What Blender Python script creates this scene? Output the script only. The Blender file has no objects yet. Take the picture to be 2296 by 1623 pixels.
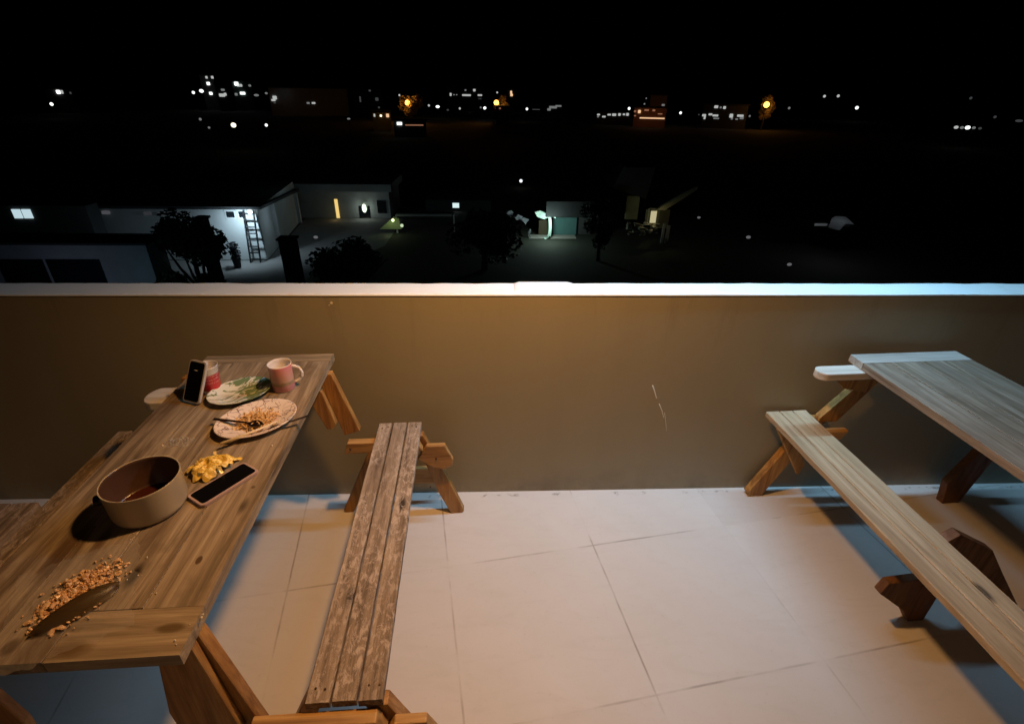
import bpy, bmesh, math, random
from mathutils import Vector, Matrix, noise
random.seed(7)
sc = bpy.context.scene
C = sc.collection

# ------------------------------------------------------------------ camera
PITCH, YAW, ROLL, F = 0.4920, -0.0460, 0.0160, 1130.7     # F in pixels of a 2296 px wide picture
CAM = Vector((0, 0, 1.65))
cy, sy = math.cos(YAW), math.sin(YAW)
FW = Vector((-sy*math.cos(PITCH), cy*math.cos(PITCH), -math.sin(PITCH)))
RT = Vector((cy, sy, 0)); UP = RT.cross(FW)
R2 = RT*math.cos(ROLL) + UP*math.sin(ROLL); U2 = -RT*math.sin(ROLL) + UP*math.cos(ROLL)
cd = bpy.data.cameras.new('camera'); cam = bpy.data.objects.new('camera', cd); C.objects.link(cam)
cd.sensor_width = 36; cd.lens = 36*F/2296; cd.clip_start = 0.02; cd.clip_end = 6000
m = Matrix((R2, U2, -FW)).transposed().to_4x4(); m.translation = CAM; cam.matrix_world = m
sc.camera = cam

# ------------------------------------------------------------------ night sky, the terrace lamps and an added fill, exposure
w = bpy.data.worlds.new("World"); sc.world = w; w.use_nodes = True
nt = w.node_tree; bgn = nt.nodes['Background']
sky = nt.nodes.new('ShaderNodeTexSky'); sky.sky_type = 'NISHITA'; sky.sun_disc = False
sky.sun_elevation = math.radians(-8); sky.sun_rotation = math.radians(200)
nt.links.new(sky.outputs[0], bgn.inputs[0]); bgn.inputs[1].default_value = 0.02
sc.view_settings.view_transform = 'Standard'; sc.view_settings.look = 'None'
sc.view_settings.exposure = 0; sc.view_settings.gamma = 1
sc.cycles.max_bounces = 6; sc.cycles.diffuse_bounces = 2; sc.cycles.glossy_bounces = 3
sc.cycles.transparent_max_bounces = 6; sc.cycles.sample_clamp_indirect = 4

def light(name, kind, loc, color, energy, size=0.05, sy=None, aim=None, spot=None):
    l = bpy.data.lights.new(name, kind); l.color = color; l.energy = energy
    if kind == 'AREA':
        l.size = size
        if sy: l.shape = 'RECTANGLE'; l.size_y = sy
    else: l.shadow_soft_size = size
    if spot: l.spot_size = math.radians(spot); l.spot_blend = 1.0
    o = bpy.data.objects.new(name, l); C.objects.link(o); o.location = loc
    if aim is not None:
        o.rotation_euler = (Vector(aim)-Vector(loc)).to_track_quat('-Z', 'Y').to_euler()
    return o
WARM_POS = (0.10, 1.24, 2.04); COOL_POS = (1.0, 1.76, 2.02)
light('warm_bulb', 'SPOT', WARM_POS, (1, .495, .155), 103, 0.05, aim=(.10, 1.22, 0), spot=150)
light('cool_tube', 'AREA', COOL_POS, (.33, .70, 1), 40, 1.5, .06, aim=(1.0, 3.3, 0))
light('warm_fill', 'AREA', (.2, -1.9, 2.1), (1, .62, .33), 3.5, 1.6, 1.2, aim=(.0, 1.0, .6))  # added fill light behind the camera, softens the dark shadows

# ------------------------------------------------------------------ helpers
def link(name, me, mat=None, parent=None):
    o = bpy.data.objects.new(name, me); C.objects.link(o)
    if mat is not None:
        for mm in (mat if isinstance(mat, (list, tuple)) else [mat]): me.materials.append(mm)
    if parent: o.parent = parent
    return o
def done(name, bm, mat, parent=None, smooth=False):
    bmesh.ops.recalc_face_normals(bm, faces=bm.faces)
    me = bpy.data.meshes.new(name); bm.to_mesh(me); bm.free()
    if smooth: me.polygons.foreach_set('use_smooth', [True]*len(me.polygons))
    return link(name, me, mat, parent)
def tag(o, label=None, cat=None, group=None, kind=None):
    if label: o['label'] = label
    if cat: o['category'] = cat
    if group: o['group'] = group
    if kind: o['kind'] = kind
    return o
def empty(name, loc=(0, 0, 0), rz=0, label=None, cat=None, group=None):
    o = bpy.data.objects.new(name, None); C.objects.link(o); o.location = loc; o.rotation_euler = (0, 0, rz)
    o.empty_display_size = .1
    return tag(o, label, cat, group)
def box(bm, x0, x1, y0, y1, z0, z1, plank=None, jit=0, mi=0):
    L = (bm.faces.layers.float.get('plank') or bm.faces.layers.float.new('plank')) if plank is not None else None
    vs = []
    for x in (x0, x1):
        for y in (y0, y1):
            for z in (z0, z1):
                vs.append(bm.verts.new((x+random.uniform(-jit, jit), y+random.uniform(-jit, jit), z+random.uniform(-jit, jit)*.4)))
    F_ = [(0, 1, 3, 2), (4, 6, 7, 5), (0, 4, 5, 1), (2, 3, 7, 6), (0, 2, 6, 4), (1, 5, 7, 3)]
    fs = [bm.faces.new([vs[i] for i in f]) for f in F_]
    for f in fs: f.material_index = mi
    if plank is not None:
        for f in fs: f[L] = plank
    return fs
def prism_y(bm, poly, y0, y1, plank=None):         # polygon in (x,z) extruded from y0 to y1
    L = (bm.faces.layers.float.get('plank') or bm.faces.layers.float.new('plank')) if plank is not None else None
    a = [bm.verts.new((x, y0, z)) for x, z in poly]; b = [bm.verts.new((x, y1, z)) for x, z in poly]
    n = len(poly); fs = [bm.faces.new(a), bm.faces.new(b[::-1])]
    for i in range(n): fs.append(bm.faces.new([a[i], b[i], b[(i+1) % n], a[(i+1) % n]]))
    if plank is not None:
        for f in fs: f[L] = plank
def prism_z(bm, poly, z0, z1):
    a = [bm.verts.new((x, y, z0)) for x, y in poly]; b = [bm.verts.new((x, y, z1)) for x, y in poly]
    n = len(poly); bm.faces.new(a[::-1]); bm.faces.new(b)
    for i in range(n): bm.faces.new([a[i], a[(i+1) % n], b[(i+1) % n], b[i]])
def soften(bm, w=.003, seg=2):
    es = [e for e in bm.edges if len(e.link_faces) == 2 and e.calc_face_angle(0) > .6]
    if es: bmesh.ops.bevel(bm, geom=es, offset=w, segments=seg, affect='EDGES', profile=.6)
def lathe(bm, prof, n=48, closed=False, mats=None):
    rings = []
    for r, z in prof:
        if r < 1e-6: rings.append([bm.verts.new((0, 0, z))])
        else: rings.append([bm.verts.new((r*math.cos(2*math.pi*i/n), r*math.sin(2*math.pi*i/n), z)) for i in range(n)])
    for k in range(len(rings)-1):
        A, B = rings[k], rings[k+1]
        for i in range(n):
            j = (i+1) % n
            if len(A) == 1 and len(B) == 1: continue
            if len(A) == 1: f = bm.faces.new([A[0], B[i], B[j]])
            elif len(B) == 1: f = bm.faces.new([A[i], A[j], B[0]])
            else: f = bm.faces.new([A[i], A[j], B[j], B[i]])
            if mats: f.material_index = mats[k]
def tube(bm, pts, r, n=8, r1=None):
    pts = [Vector(p) for p in pts]; rings = []
    for k, p in enumerate(pts):
        t = (pts[min(k+1, len(pts)-1)]-pts[max(k-1, 0)]).normalized()
        a = t.orthogonal().normalized() if abs(t.z) > .9 else t.cross(Vector((0, 0, 1))).normalized()
        b = t.cross(a); rr = r if r1 is None else r+(r1-r)*k/(len(pts)-1)
        rings.append([bm.verts.new(p+a*rr*math.cos(2*math.pi*i/n)+b*rr*math.sin(2*math.pi*i/n)) for i in range(n)])
    for A, B in zip(rings, rings[1:]):
        for i in range(n): bm.faces.new([A[i], A[(i+1) % n], B[(i+1) % n], B[i]])
    bm.faces.new(rings[0][::-1]); bm.faces.new(rings[-1])
def mk(bmf):                                        # one-liner mesh builder
    bm = bmesh.new(); bmf(bm); return bm
def ray(u, v): return FW + R2*((u-1148)/F) - U2*((v-811.5)/F)
def at(u, v, s):                                    # the point seen at (u, v), s metres away over the ground
    d = ray(u, v); return CAM + d*(s/math.hypot(d.x, d.y))
def aty(u, v, y): d = ray(u, v); return CAM + d*(y/d.y)
def atz(u, v, z): d = ray(u, v); return CAM + d*((z-1.65)/d.z)

# ------------------------------------------------------------------ materials
class MT:
    def __init__(s, name):
        s.m = bpy.data.materials.new(name); s.m.use_nodes = True; s.t = s.m.node_tree; s.b = s.t.nodes['Principled BSDF']
    def n(s, ty, **kw):
        x = s.t.nodes.new(ty)
        for k, v in kw.items():
            if k.startswith('i_'): x.inputs[k[2:].replace('_', ' ')].default_value = v
            else: setattr(x, k, v)
        return x
    def l(s, a, b): s.t.links.new(a, b)
    def obj(s): return s.n('ShaderNodeTexCoord').outputs['Object']
    def mapped(s, scale, vec=None, off=None):
        mp = s.n('ShaderNodeMapping'); mp.inputs['Scale'].default_value = scale
        s.l(vec if vec is not None else s.obj(), mp.inputs['Vector'])
        if off is not None: s.l(off, mp.inputs['Location'])
        return mp.outputs[0]
    def noise(s, vec, scale, detail=4, rough=.55, dist=0):
        x = s.n('ShaderNodeTexNoise'); x.inputs['Scale'].default_value = scale; x.inputs['Detail'].default_value = detail
        x.inputs['Roughness'].default_value = rough; x.inputs['Distortion'].default_value = dist; s.l(vec, x.inputs['Vector']); return x.outputs['Fac']
    def ramp(s, fac, stops, interp='LINEAR'):
        r = s.n('ShaderNodeValToRGB'); r.color_ramp.interpolation = interp
        e = r.color_ramp.elements
        while len(e) < len(stops): e.new(.5)
        for i, (p, c) in enumerate(stops):
            e[i].position = p; e[i].color = (*c, 1) if len(c) == 3 else c
        s.l(fac, r.inputs[0]); return r.outputs[0]
    def g(s, fac, lo, hi): return s.ramp(fac, [(lo, (0, 0, 0)), (hi, (1, 1, 1))])
    def mix(s, fac, a, b, mode='MIX'):
        x = s.n('ShaderNodeMix', data_type='RGBA', blend_type=mode)
        if isinstance(fac, (int, float)): x.inputs[0].default_value = fac
        else: s.l(fac, x.inputs[0])
        for sock, v in ((x.inputs[6], a), (x.inputs[7], b)):
            if isinstance(v, tuple): sock.default_value = (*v, 1)
            else: s.l(v, sock)
        return x.outputs[2]
    def math(s, op, a, b=0, c=0):
        x = s.n('ShaderNodeMath', operation=op)
        for i, v in enumerate((a, b, c)):
            if isinstance(v, (int, float)): x.inputs[i].default_value = v
            else: s.l(v, x.inputs[i])
        return x.outputs[0]
    def sep(s, vec): x = s.n('ShaderNodeSeparateXYZ'); s.l(vec, x.inputs[0]); return x.outputs
    def color(s, c):
        if isinstance(c, tuple): s.b.inputs['Base Color'].default_value = (*c, 1)
        else: s.l(c, s.b.inputs['Base Color'])
        return s
    def rough(s, r):
        if isinstance(r, (int, float)): s.b.inputs['Roughness'].default_value = r
        else: s.l(r, s.b.inputs['Roughness'])
        return s
    def bump(s, h, strength=.3, dist=.002):
        b = s.n('ShaderNodeBump'); b.inputs['Strength'].default_value = strength; b.inputs['Distance'].default_value = dist
        s.l(h, b.inputs['Height']); s.l(b.outputs[0], s.b.inputs['Normal']); return s
def plain(name, c, r=.6, metal=0, var=.15, sc_=30, spec=.5):
    t = MT(name); n = t.noise(t.obj(), sc_)
    t.color(t.mix(n, tuple(x*(1-var) for x in c), tuple(min(1, x*(1+var)) for x in c))).rough(r)
    t.b.inputs['Metallic'].default_value = metal; t.b.inputs['Specular IOR Level'].default_value = spec
    t.bump(n, .1, .001)
    return t.m
def glow(name, c, e):
    t = MT(name); t.color((.02, .02, .02)); t.b.inputs['Emission Color'].default_value = (*c, 1)
    t.b.inputs['Emission Strength'].default_value = e; return t.m

def wood(name, dark, mid, lightc, axis='y', flecks=None, gloss=.6, knots=True, blotch=.5, stain=None, spots=()):
    t = MT(name)
    at_ = t.n('ShaderNodeAttribute', attribute_name='plank'); pl = at_.outputs['Fac']
    cb = t.n('ShaderNodeCombineXYZ'); t.l(t.math('MULTIPLY', pl, 3.7), cb.inputs[0]); t.l(t.math('MULTIPLY', pl, 9.1), cb.inputs[1]); t.l(t.math('MULTIPLY', pl, 5.3), cb.inputs[2])
    add = t.n('ShaderNodeVectorMath', operation='ADD'); t.l(t.obj(), add.inputs[0]); t.l(cb.outputs[0], add.inputs[1]); v = add.outputs[0]
    s1 = {'y': (26, 1.6, 26), 'x': (1.6, 26, 26), 'z': (26, 26, 2.2)}[axis]
    s2 = {'y': (110, 5, 110), 'x': (5, 110, 110), 'z': (110, 110, 6)}[axis]
    g1 = t.noise(t.mapped(s1, v), 1.0, 5, .6, 1.2); g2 = t.noise(t.mapped(s2, v), 1.0, 4, .65, .4)
    col = t.ramp(g1, [(.34, dark), (.48, mid), (.64, lightc)])
    col = t.mix(t.g(g2, .36, .60), t.mix(.45, col, dark), col)
    big = t.noise(v, 3.2, 4, .6); col = t.mix(t.math('MULTIPLY', t.g(big, .42, .68), blotch), col, t.mix(.5, col, lightc))
    dk = t.noise(t.mapped((1, 1, 1), v), 7.0, 5, .65); col = t.mix(t.math('MULTIPLY', t.g(dk, .55, .72), blotch*.9), col, dark)
    if stain:
        st = t.noise(t.mapped({'y': (9, 2.2, 9), 'x': (2.2, 9, 9), 'z': (9, 9, 2)}[axis], v), 1, 5, .6, .8)
        col = t.mix(t.math('MULTIPLY', t.g(st, .52, .66), .75), col, stain)
    # each plank a little lighter or darker than the next
    rr = t.n('ShaderNodeTexWhiteNoise', noise_dimensions='1D'); t.l(pl, rr.inputs['W'])
    col = t.mix(t.math('MULTIPLY', rr.outputs[0], .35), col, t.mix(.5, col, dark))
    if knots:
        vo = t.n('ShaderNodeTexVoronoi'); vo.inputs['Scale'].default_value = 1.0
        t.l(t.mapped({'y': (7, 2.6, 2), 'x': (2.6, 7, 2), 'z': (7, 7, 2.6)}[axis], v), vo.inputs['Vector'])
        col = t.mix(t.ramp(vo.outputs['Distance'], [(.05, (1, 1, 1)), (.11, (0, 0, 0))]), col, tuple(x*.35 for x in dark))
    h = t.math('ADD', g2, g1)
    if flecks:
        f1 = t.noise(t.mapped({'y': (60, 30, 60), 'x': (30, 60, 60), 'z': (34, 34, 13)}[axis], v), 1, 6, .75, .6)
        f2 = t.noise(v, 5.5, 3, .6)
        m_ = t.math('MULTIPLY', t.g(f1, .48, .58), t.g(f2, .34, .56))
        col = t.mix(t.math('MULTIPLY', m_, .62), col, flecks)
        f3 = t.noise(t.mapped((50, 24, 50), v), 1, 5, .75); col = t.mix(t.math('MULTIPLY', t.g(f3, .58, .68), .5), col, tuple(x*.6 for x in dark))
        h = t.math('ADD', h, m_)
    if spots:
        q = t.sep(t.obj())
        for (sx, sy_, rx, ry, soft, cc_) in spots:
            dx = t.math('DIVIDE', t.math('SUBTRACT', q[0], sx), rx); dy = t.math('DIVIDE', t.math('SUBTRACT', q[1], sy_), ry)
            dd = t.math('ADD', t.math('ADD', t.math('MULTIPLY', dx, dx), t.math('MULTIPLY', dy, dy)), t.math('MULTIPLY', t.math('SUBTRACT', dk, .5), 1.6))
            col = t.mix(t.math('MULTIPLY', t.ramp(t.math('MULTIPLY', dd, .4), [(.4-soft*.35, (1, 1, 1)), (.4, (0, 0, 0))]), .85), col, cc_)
    t.color(col); t.rough(t.ramp(g1, [(.3, (gloss+.15,)*3), (.7, (gloss-.1,)*3)])); t.bump(h, .5, .0022)
    return t.m

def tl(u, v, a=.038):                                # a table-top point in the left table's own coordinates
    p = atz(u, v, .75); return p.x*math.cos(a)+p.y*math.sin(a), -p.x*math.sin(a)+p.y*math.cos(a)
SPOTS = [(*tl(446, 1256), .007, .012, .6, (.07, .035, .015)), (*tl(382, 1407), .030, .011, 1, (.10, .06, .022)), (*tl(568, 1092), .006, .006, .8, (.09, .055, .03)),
         (*tl(25, 1450), .016, .020, .8, (.07, .035, .012)), (*tl(155, 1455), .05, .022, 1, (.13, .075, .028)), (*tl(150, 1235), .03, .10, 1, (.085, .045, .025)), (*tl(225, 1215), .016, .07, 1, (.09, .05, .03)), (*tl(480, 1090), .02, .035, 1, (.14, .085, .045))]  # the two longest spots paint the pot's shadow streaks into the wood
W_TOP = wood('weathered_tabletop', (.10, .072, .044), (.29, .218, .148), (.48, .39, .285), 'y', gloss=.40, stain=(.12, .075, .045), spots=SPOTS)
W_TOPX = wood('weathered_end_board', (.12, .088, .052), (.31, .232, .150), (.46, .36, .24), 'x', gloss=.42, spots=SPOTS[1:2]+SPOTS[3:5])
W_BENCH = wood('peeling_bench', (.10, .068, .045), (.28, .205, .145), (.42, .33, .25), 'y', flecks=(.60, .49, .42), gloss=.7)
W_PALE = wood('pale_bench', (.28, .20, .12), (.45, .335, .205), (.57, .45, .305), 'y', gloss=.6, blotch=.25)
W_GREY = wood('grey_tabletop', (.12, .085, .055), (.265, .20, .145), (.39, .32, .255), 'y', gloss=.45, stain=(.20, .155, .125))
W_GREYX = wood('grey_end_board', (.28, .25, .22), (.44, .40, .36), (.56, .51, .47), 'x', gloss=.5, knots=False)
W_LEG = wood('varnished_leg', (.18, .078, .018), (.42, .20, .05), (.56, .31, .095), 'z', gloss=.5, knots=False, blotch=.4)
W_LEG_SHADED = wood('shaded_leg', (.07, .028, .01), (.15, .062, .018), (.22, .10, .032), 'z', gloss=.6, knots=False, blotch=.4)  # leg wood darkened to paint the shade under the right table
W_LEGX = wood('varnished_beam', (.22, .105, .03), (.46, .25, .08), (.60, .37, .15), 'x', gloss=.5, knots=False, blotch=.4)
W_ARM = wood('pale_arm', (.42, .37, .31), (.62, .56, .49), (.72, .66, .6), 'x', gloss=.6, knots=False, blotch=.2)

# ------------------------------------------------------------------ terrace floor
t = MT('terrace_tiles'); P = t.obj()
TA, TS, TOX, TOY = .154, .598, -.175, 1.376
mp = t.n('ShaderNodeMapping', vector_type='TEXTURE'); mp.inputs['Location'].default_value = (TOX, TOY, 0); mp.inputs['Rotation'].default_value = (0, 0, TA); mp.inputs['Scale'].default_value = (TS, TS, 1)
t.l(P, mp.inputs['Vector']); X, Y_, Z_ = t.sep(mp.outputs[0])
wob = t.noise(P, 9, 4)
def edge_(c): # distance to nearest tile joint (in tiles)
    c2 = t.math('ADD', c, t.math('MULTIPLY', t.math('SUBTRACT', wob, .5), .006))
    return t.math('PINGPONG', c2, .5)
wx, wy = edge_(X), edge_(Y_)
pres = t.noise(P, 2.3, 3, .7)
gw = t.ramp(wx, [(.0025, (1, 1, 1)), (.0075, (0, 0, 0))]); gh = t.ramp(wy, [(.0025, (1, 1, 1)), (.0075, (0, 0, 0))])
gm = t.math('MAXIMUM', gw, gh)
gm = t.math('MULTIPLY', gm, t.ramp(pres, [(.44, (.04,)*3), (.58, (.62,)*3)]))
tb = t.n('ShaderNodeTexWhiteNoise', noise_dimensions='2D')
fl = t.n('ShaderNodeCombineXYZ'); t.l(t.math('FLOOR', X), fl.inputs[0]); t.l(t.math('FLOOR', Y_), fl.inputs[1]); t.l(fl.outputs[0], tb.inputs['Vector'])
base = t.mix(tb.outputs[0], (.63, .585, .565), (.67, .625, .605))
cl = t.noise(P, 2.0, 5, .6); sm = t.noise(t.mapped((1, 3, 1)), 4.5, 6, .7, 1.5); base = t.mix(t.math('MULTIPLY', t.g(sm, .5, .7), .22), base, (.50, .45, .41)); base = t.mix(t.math('MULTIPLY', t.g(cl, .4, .7), .35), base, (.55, .51, .47))
sp = t.noise(P, 60, 3, .7); base = t.mix(t.math('MULTIPLY', t.g(sp, .60, .75), .25), base, (.42, .37, .33))
col = t.mix(gm, base, (.20, .15, .12))
# whitish paint and dark grime in the joint along the wall
px, py, pz = t.sep(P)
wj = t.math('ADD', py, t.math('MULTIPLY', t.math('SUBTRACT', t.noise(P, 14, 4), .5), .012))
col = t.mix(t.g(wj, 1.776, 1.781), col, (.80, .76, .70))
gr = t.math('MULTIPLY', t.g(t.noise(P, 16, 4, .7), .56, .64), t.ramp(wj, [(1.755, (0, 0, 0)), (1.765, (1, 1, 1))]) if False else t.g(t.math('SUBTRACT', wj, 1.0), .755, .768))
gr = t.math('MULTIPLY', gr, t.ramp(t.math('SUBTRACT', wj, 1.0), [(.776, (1, 1, 1)), (.782, (0, 0, 0))]))
col = t.mix(t.math('MULTIPLY', gr, .7), col, (.14, .11, .09))
t.color(col); t.rough(t.ramp(cl, [(.3, (.42,)*3), (.7, (.58,)*3)])); t.bump(t.math('SUBTRACT', 1, gm), .4, .002)
t.b.inputs['Specular IOR Level'].default_value = .35
FLOOR = t.m
# ramps clamp positions to 0..1: the wall joint uses (y - 1)
for nd in t.t.nodes: pass
o = tag(done('floor', mk(lambda bm: box(bm, -4.5, 5, -2.5, 1.797, -.15, 0)), FLOOR), kind='structure')

# ------------------------------------------------------------------ parapet
WY, WT, WH = 1.795, .125, .966
t = MT('tan_wall_paint'); P = t.obj(); n1 = t.noise(P, 1.3, 4, .6); n2 = t.noise(P, 45, 4, .6)
col = t.mix(n1, (.26, .232, .160), (.315, .282, .195)); col = t.mix(t.math('MULTIPLY', t.g(n2, .5, .8), .15), col, (.22, .18, .14))
dr = t.noise(t.mapped((6, 1, .7)), 1, 4, .6); col = t.mix(t.math('MULTIPLY', t.g(dr, .45, .7), .12), col, (.20, .165, .11))
px, py, pz = t.sep(P); st = t.noise(t.mapped((9, 1, 1.2)), 1, 5, .7); col = t.mix(t.math('MULTIPLY', t.math('MULTIPLY', t.g(st, .55, .66), t.ramp(pz, [(.62, (0, 0, 0)), (.95, (1, 1, 1))])), .35), col, (.17, .145, .10))
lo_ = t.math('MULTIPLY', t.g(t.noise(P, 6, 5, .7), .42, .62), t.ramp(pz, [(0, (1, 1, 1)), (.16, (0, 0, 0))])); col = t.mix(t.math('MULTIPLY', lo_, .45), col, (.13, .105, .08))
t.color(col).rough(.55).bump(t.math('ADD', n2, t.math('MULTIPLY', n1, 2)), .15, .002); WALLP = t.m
t = MT('white_coping_paint'); P = t.obj(); n2 = t.noise(t.mapped((7, 60, 20)), 1, 5, .7)
px, py, pz = t.sep(P)
near_back = t.g(t.math('SUBTRACT', t.math('ADD', py, t.math('MULTIPLY', t.math('SUBTRACT', t.noise(P, 9, 3), .5), .03)), 1.0), .875, .9)
chip = t.math('MULTIPLY', t.g(n2, .43, .50), near_back)
col = t.mix(t.math('MULTIPLY', t.g(t.noise(P, 11, 4, .65), .55, .8), .25), (.77, .785, .79), (.42, .42, .42))
t.color(t.mix(t.math('MULTIPLY', chip, .85), col, (.16, .13, .10))).rough(.5).bump(n2, .3, .003); COPE = t.m
pw = empty('parapet_wall', (0, WY, 0), 0, 'low tan painted parapet wall with a white top, running across the back of the terrace', 'wall')
def w_(bm): box(bm, -4.5, 5, 0, WT, -.6, WH)
done('wall_body', mk(w_), WALLP, pw)
def cope(bm):
    n = 240; rows = []
    for i in range(n+1):
        x = -4.5+9.5*i/n
        f = noise.noise((x*2.3, 0, 3))*.0022; b = noise.noise((x*9, 5, 0))*.006+noise.noise((x*40, 5, 0))*.003
        zt = WH+.012+noise.noise((x*3, 9, 0))*.0015
        rows.append([(x, -.003+f*.5, WH+.004+f), (x, -.003+f, zt-.003), (x, .003+f, zt), (x, WT-.008+b, zt), (x, WT+.002+b, zt-.01), (x, WT+.003, WH-.004)])
    V = [[bm.verts.new(p) for p in r] for r in rows]
    for A, B in zip(V, V[1:]):
        for k in range(5): bm.faces.new([A[k], B[k], B[k+1], A[k+1]])
    bm.faces.new(V[0]); bm.faces.new(V[-1][::-1])
done('coping', mk(cope), COPE, pw)
p0 = aty(1152, 636, WY+WT); p1 = aty(1282, 636, WY+WT)
def patch(bm):
    n = 24
    V = []
    for i in range(n+1):
        x = p0.x+(p1.x-p0.x)*i/n; e = min(i, n-i)/2; h = .006*min(1, e)
        j = noise.noise((x*20, 0, 0))*.003
        V.append([bm.verts.new(q) for q in ((x, .01+j, WH+.0125), (x, .02+j, WH+.0135+h*.5), (x, WT-.012, WH+.0145+h), (x, WT-.002, WH+.011+h*.3))])
    for A, B in zip(V, V[1:]):
        for k in range(3): bm.faces.new([A[k], B[k], B[k+1], A[k+1]])
done('mortar_patch', mk(patch), COPE, pw, True)
# chips and drips of white paint on the wall face
SPL = plain('white_paint_drip', (.85, .8, .7), .5)
def splash(bm):
    for u, v, r in ((743, 679, .0045), (738, 684, .002), (1395, 663, .003)):
        c = aty(u, v, WY)
        V = [bm.verts.new((c.x+r*math.cos(a)*random.uniform(.8, 1.2), -.0015, c.z+r*math.sin(a)*random.uniform(.8, 1.2))) for a in [k*math.pi/5 for k in range(10)]]
        B = [bm.verts.new((v_.co.x, .001, v_.co.z)) for v_ in V]
        bm.faces.new(V); [bm.faces.new([V[i], V[(i+1) % 10], B[(i+1) % 10], B[i]]) for i in range(10)]
    for pts, r in ((((1463, 864), (1468, 878), (1472, 893)), .0026), (((1478, 905), (1484, 920), (1488, 936)), .0018), (((1490, 925), (1493, 950), (1494, 966)), .0009)):
        q = [aty(u, v, WY) for u, v in pts]; tube(bm, [(p.x, -.0008, p.z) for p in q], r, 6, r*.5)
done('paint_splash', mk(splash), SPL, pw)

# ------------------------------------------------------------------ picnic tables
def planks(bm, xs, y0, y1, z0, z1, seed=0, gap=.003, wav=.0012, c=.0022):
    """boards side by side along y, each with slightly uneven edges"""
    L = bm.faces.layers.float.get('plank') or bm.faces.layers.float.new('plank')
    n = 26
    for k, (a, b) in enumerate(zip(xs, xs[1:])):
        V = []; dz = random.uniform(-.0012, .0012); e0 = random.uniform(-.002, .002)
        for i in range(n+1):
            y = y0+e0+(y1-y0-e0)*i/n
            l = a+gap/2+noise.noise((y*9, k, seed))*wav; r = b-gap/2+noise.noise((y*9, k, seed+7))*wav
            zz = z1+dz+noise.noise((y*2, k, seed+3))*.001
            V.append([bm.verts.new(q) for q in ((l, y, z0), (l, y, zz-c), (l+c, y, zz), (r-c, y, zz), (r, y, zz-c), (r, y, z0))])
        fs = []
        for A, B in zip(V, V[1:]):
            for q in range(6): fs.append(bm.faces.new([A[q], A[(q+1) % 6], B[(q+1) % 6], B[q]]))
        fs.append(bm.faces.new(V[0])); fs.append(bm.faces.new(V[-1][::-1]))
        for f in fs: f[L] = k+1+seed
def board(name, poly, y, th, mat, parent, pl=1., w=.0035):
    bm = bmesh.new(); prism_y(bm, poly, y, y+th, pl); bmesh.ops.recalc_face_normals(bm, faces=bm.faces); soften(bm, w, 2)
    return done(name, bm, mat, parent)
def tabletop(parent, xL, xR, y0, y1, mat, matx, seed, eb0=.10, eb1=.06, n=4, half=False):
    xs = [xL+(xR-xL)*k/n for k in range(n+1)]
    bm = bmesh.new(); xc = xL
    if half:
        xc = xs[n//2]; planks(bm, xs[:n//2+1], y0, y1-eb1, .722, .75, seed+3, gap=.0012, wav=.0006, c=.0006); planks(bm, xs[n//2:], y0+eb0, y1-eb1, .722, .75, seed+8, gap=.0012, wav=.0006, c=.0006)
    else: planks(bm, xs, y0+eb0, y1-eb1, .722, .75, seed, gap=.0012, wav=.0006, c=.0006)
    for f in bm.faces: f.material_index = 0
    L = bm.faces.layers.float['plank']
    for a, b, s in ((y0, y0+eb0-.0015, 31+seed), (y1-eb1+.0015, y1, 37+seed)):
        fs = box(bm, xc+(.001 if half else 0) if a == y0 else xL, xR, a, b, .722, .7503, s, .0008, 1)
    o = done('tabletop', bm, [mat, matx], parent); return o
def rounded(x0, x1, y0, y1, r, side):
    pts = []; ym = (y0+y1)/2
    if side < 0:
        for k in range(13):
            a = math.pi/2+math.pi*k/12; pts.append((x0+r+r*math.cos(a), ym+(y1-y0)/2*math.sin(a)))
        pts += [(x1, y0), (x1, y1)]
    return pts

# --- left table
ta = empty('picnic_table', (0, 0, 0), .038, 'weathered brown wooden picnic table laid with plates, mug, pot and phones', 'picnic table')
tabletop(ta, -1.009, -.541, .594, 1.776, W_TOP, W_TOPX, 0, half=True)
def bench(parent, xa, xb, y0, y1, z, mat, seed, n=3, gap=.005):
    xs = [xa+(xb-xa)*k/n for k in range(n+1)]
    bm = bmesh.new(); planks(bm, xs, y0, y1, z-.022, z, seed, gap=gap, wav=.0022); return done('bench_seat', bm, mat, parent)
b1 = bench(ta, -.397, -.221, .658, 1.731, .45, W_BENCH, 11)
b0 = bench(ta, -1.406, -1.23, .658, 1.731, .45, W_BENCH, 17)
NAIL = plain('rusty_nail', (.08, .05, .035), .5, .6)
def nails(parent, xs, ys, z):
    for x in xs:
        for y in ys:
            def f(bm): bmesh.ops.create_cone(bm, cap_ends=True, segments=8, radius1=.0028, radius2=.0022, depth=.0016, matrix=Matrix.Translation((x+random.uniform(-.004, .004), y+random.uniform(-.006, .006), z+.0014)))
            done('nail_head', mk(f), NAIL, parent)
nails(b1, [-.375, -.352, -.262, -.238], [.69, 1.70], .45)
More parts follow.
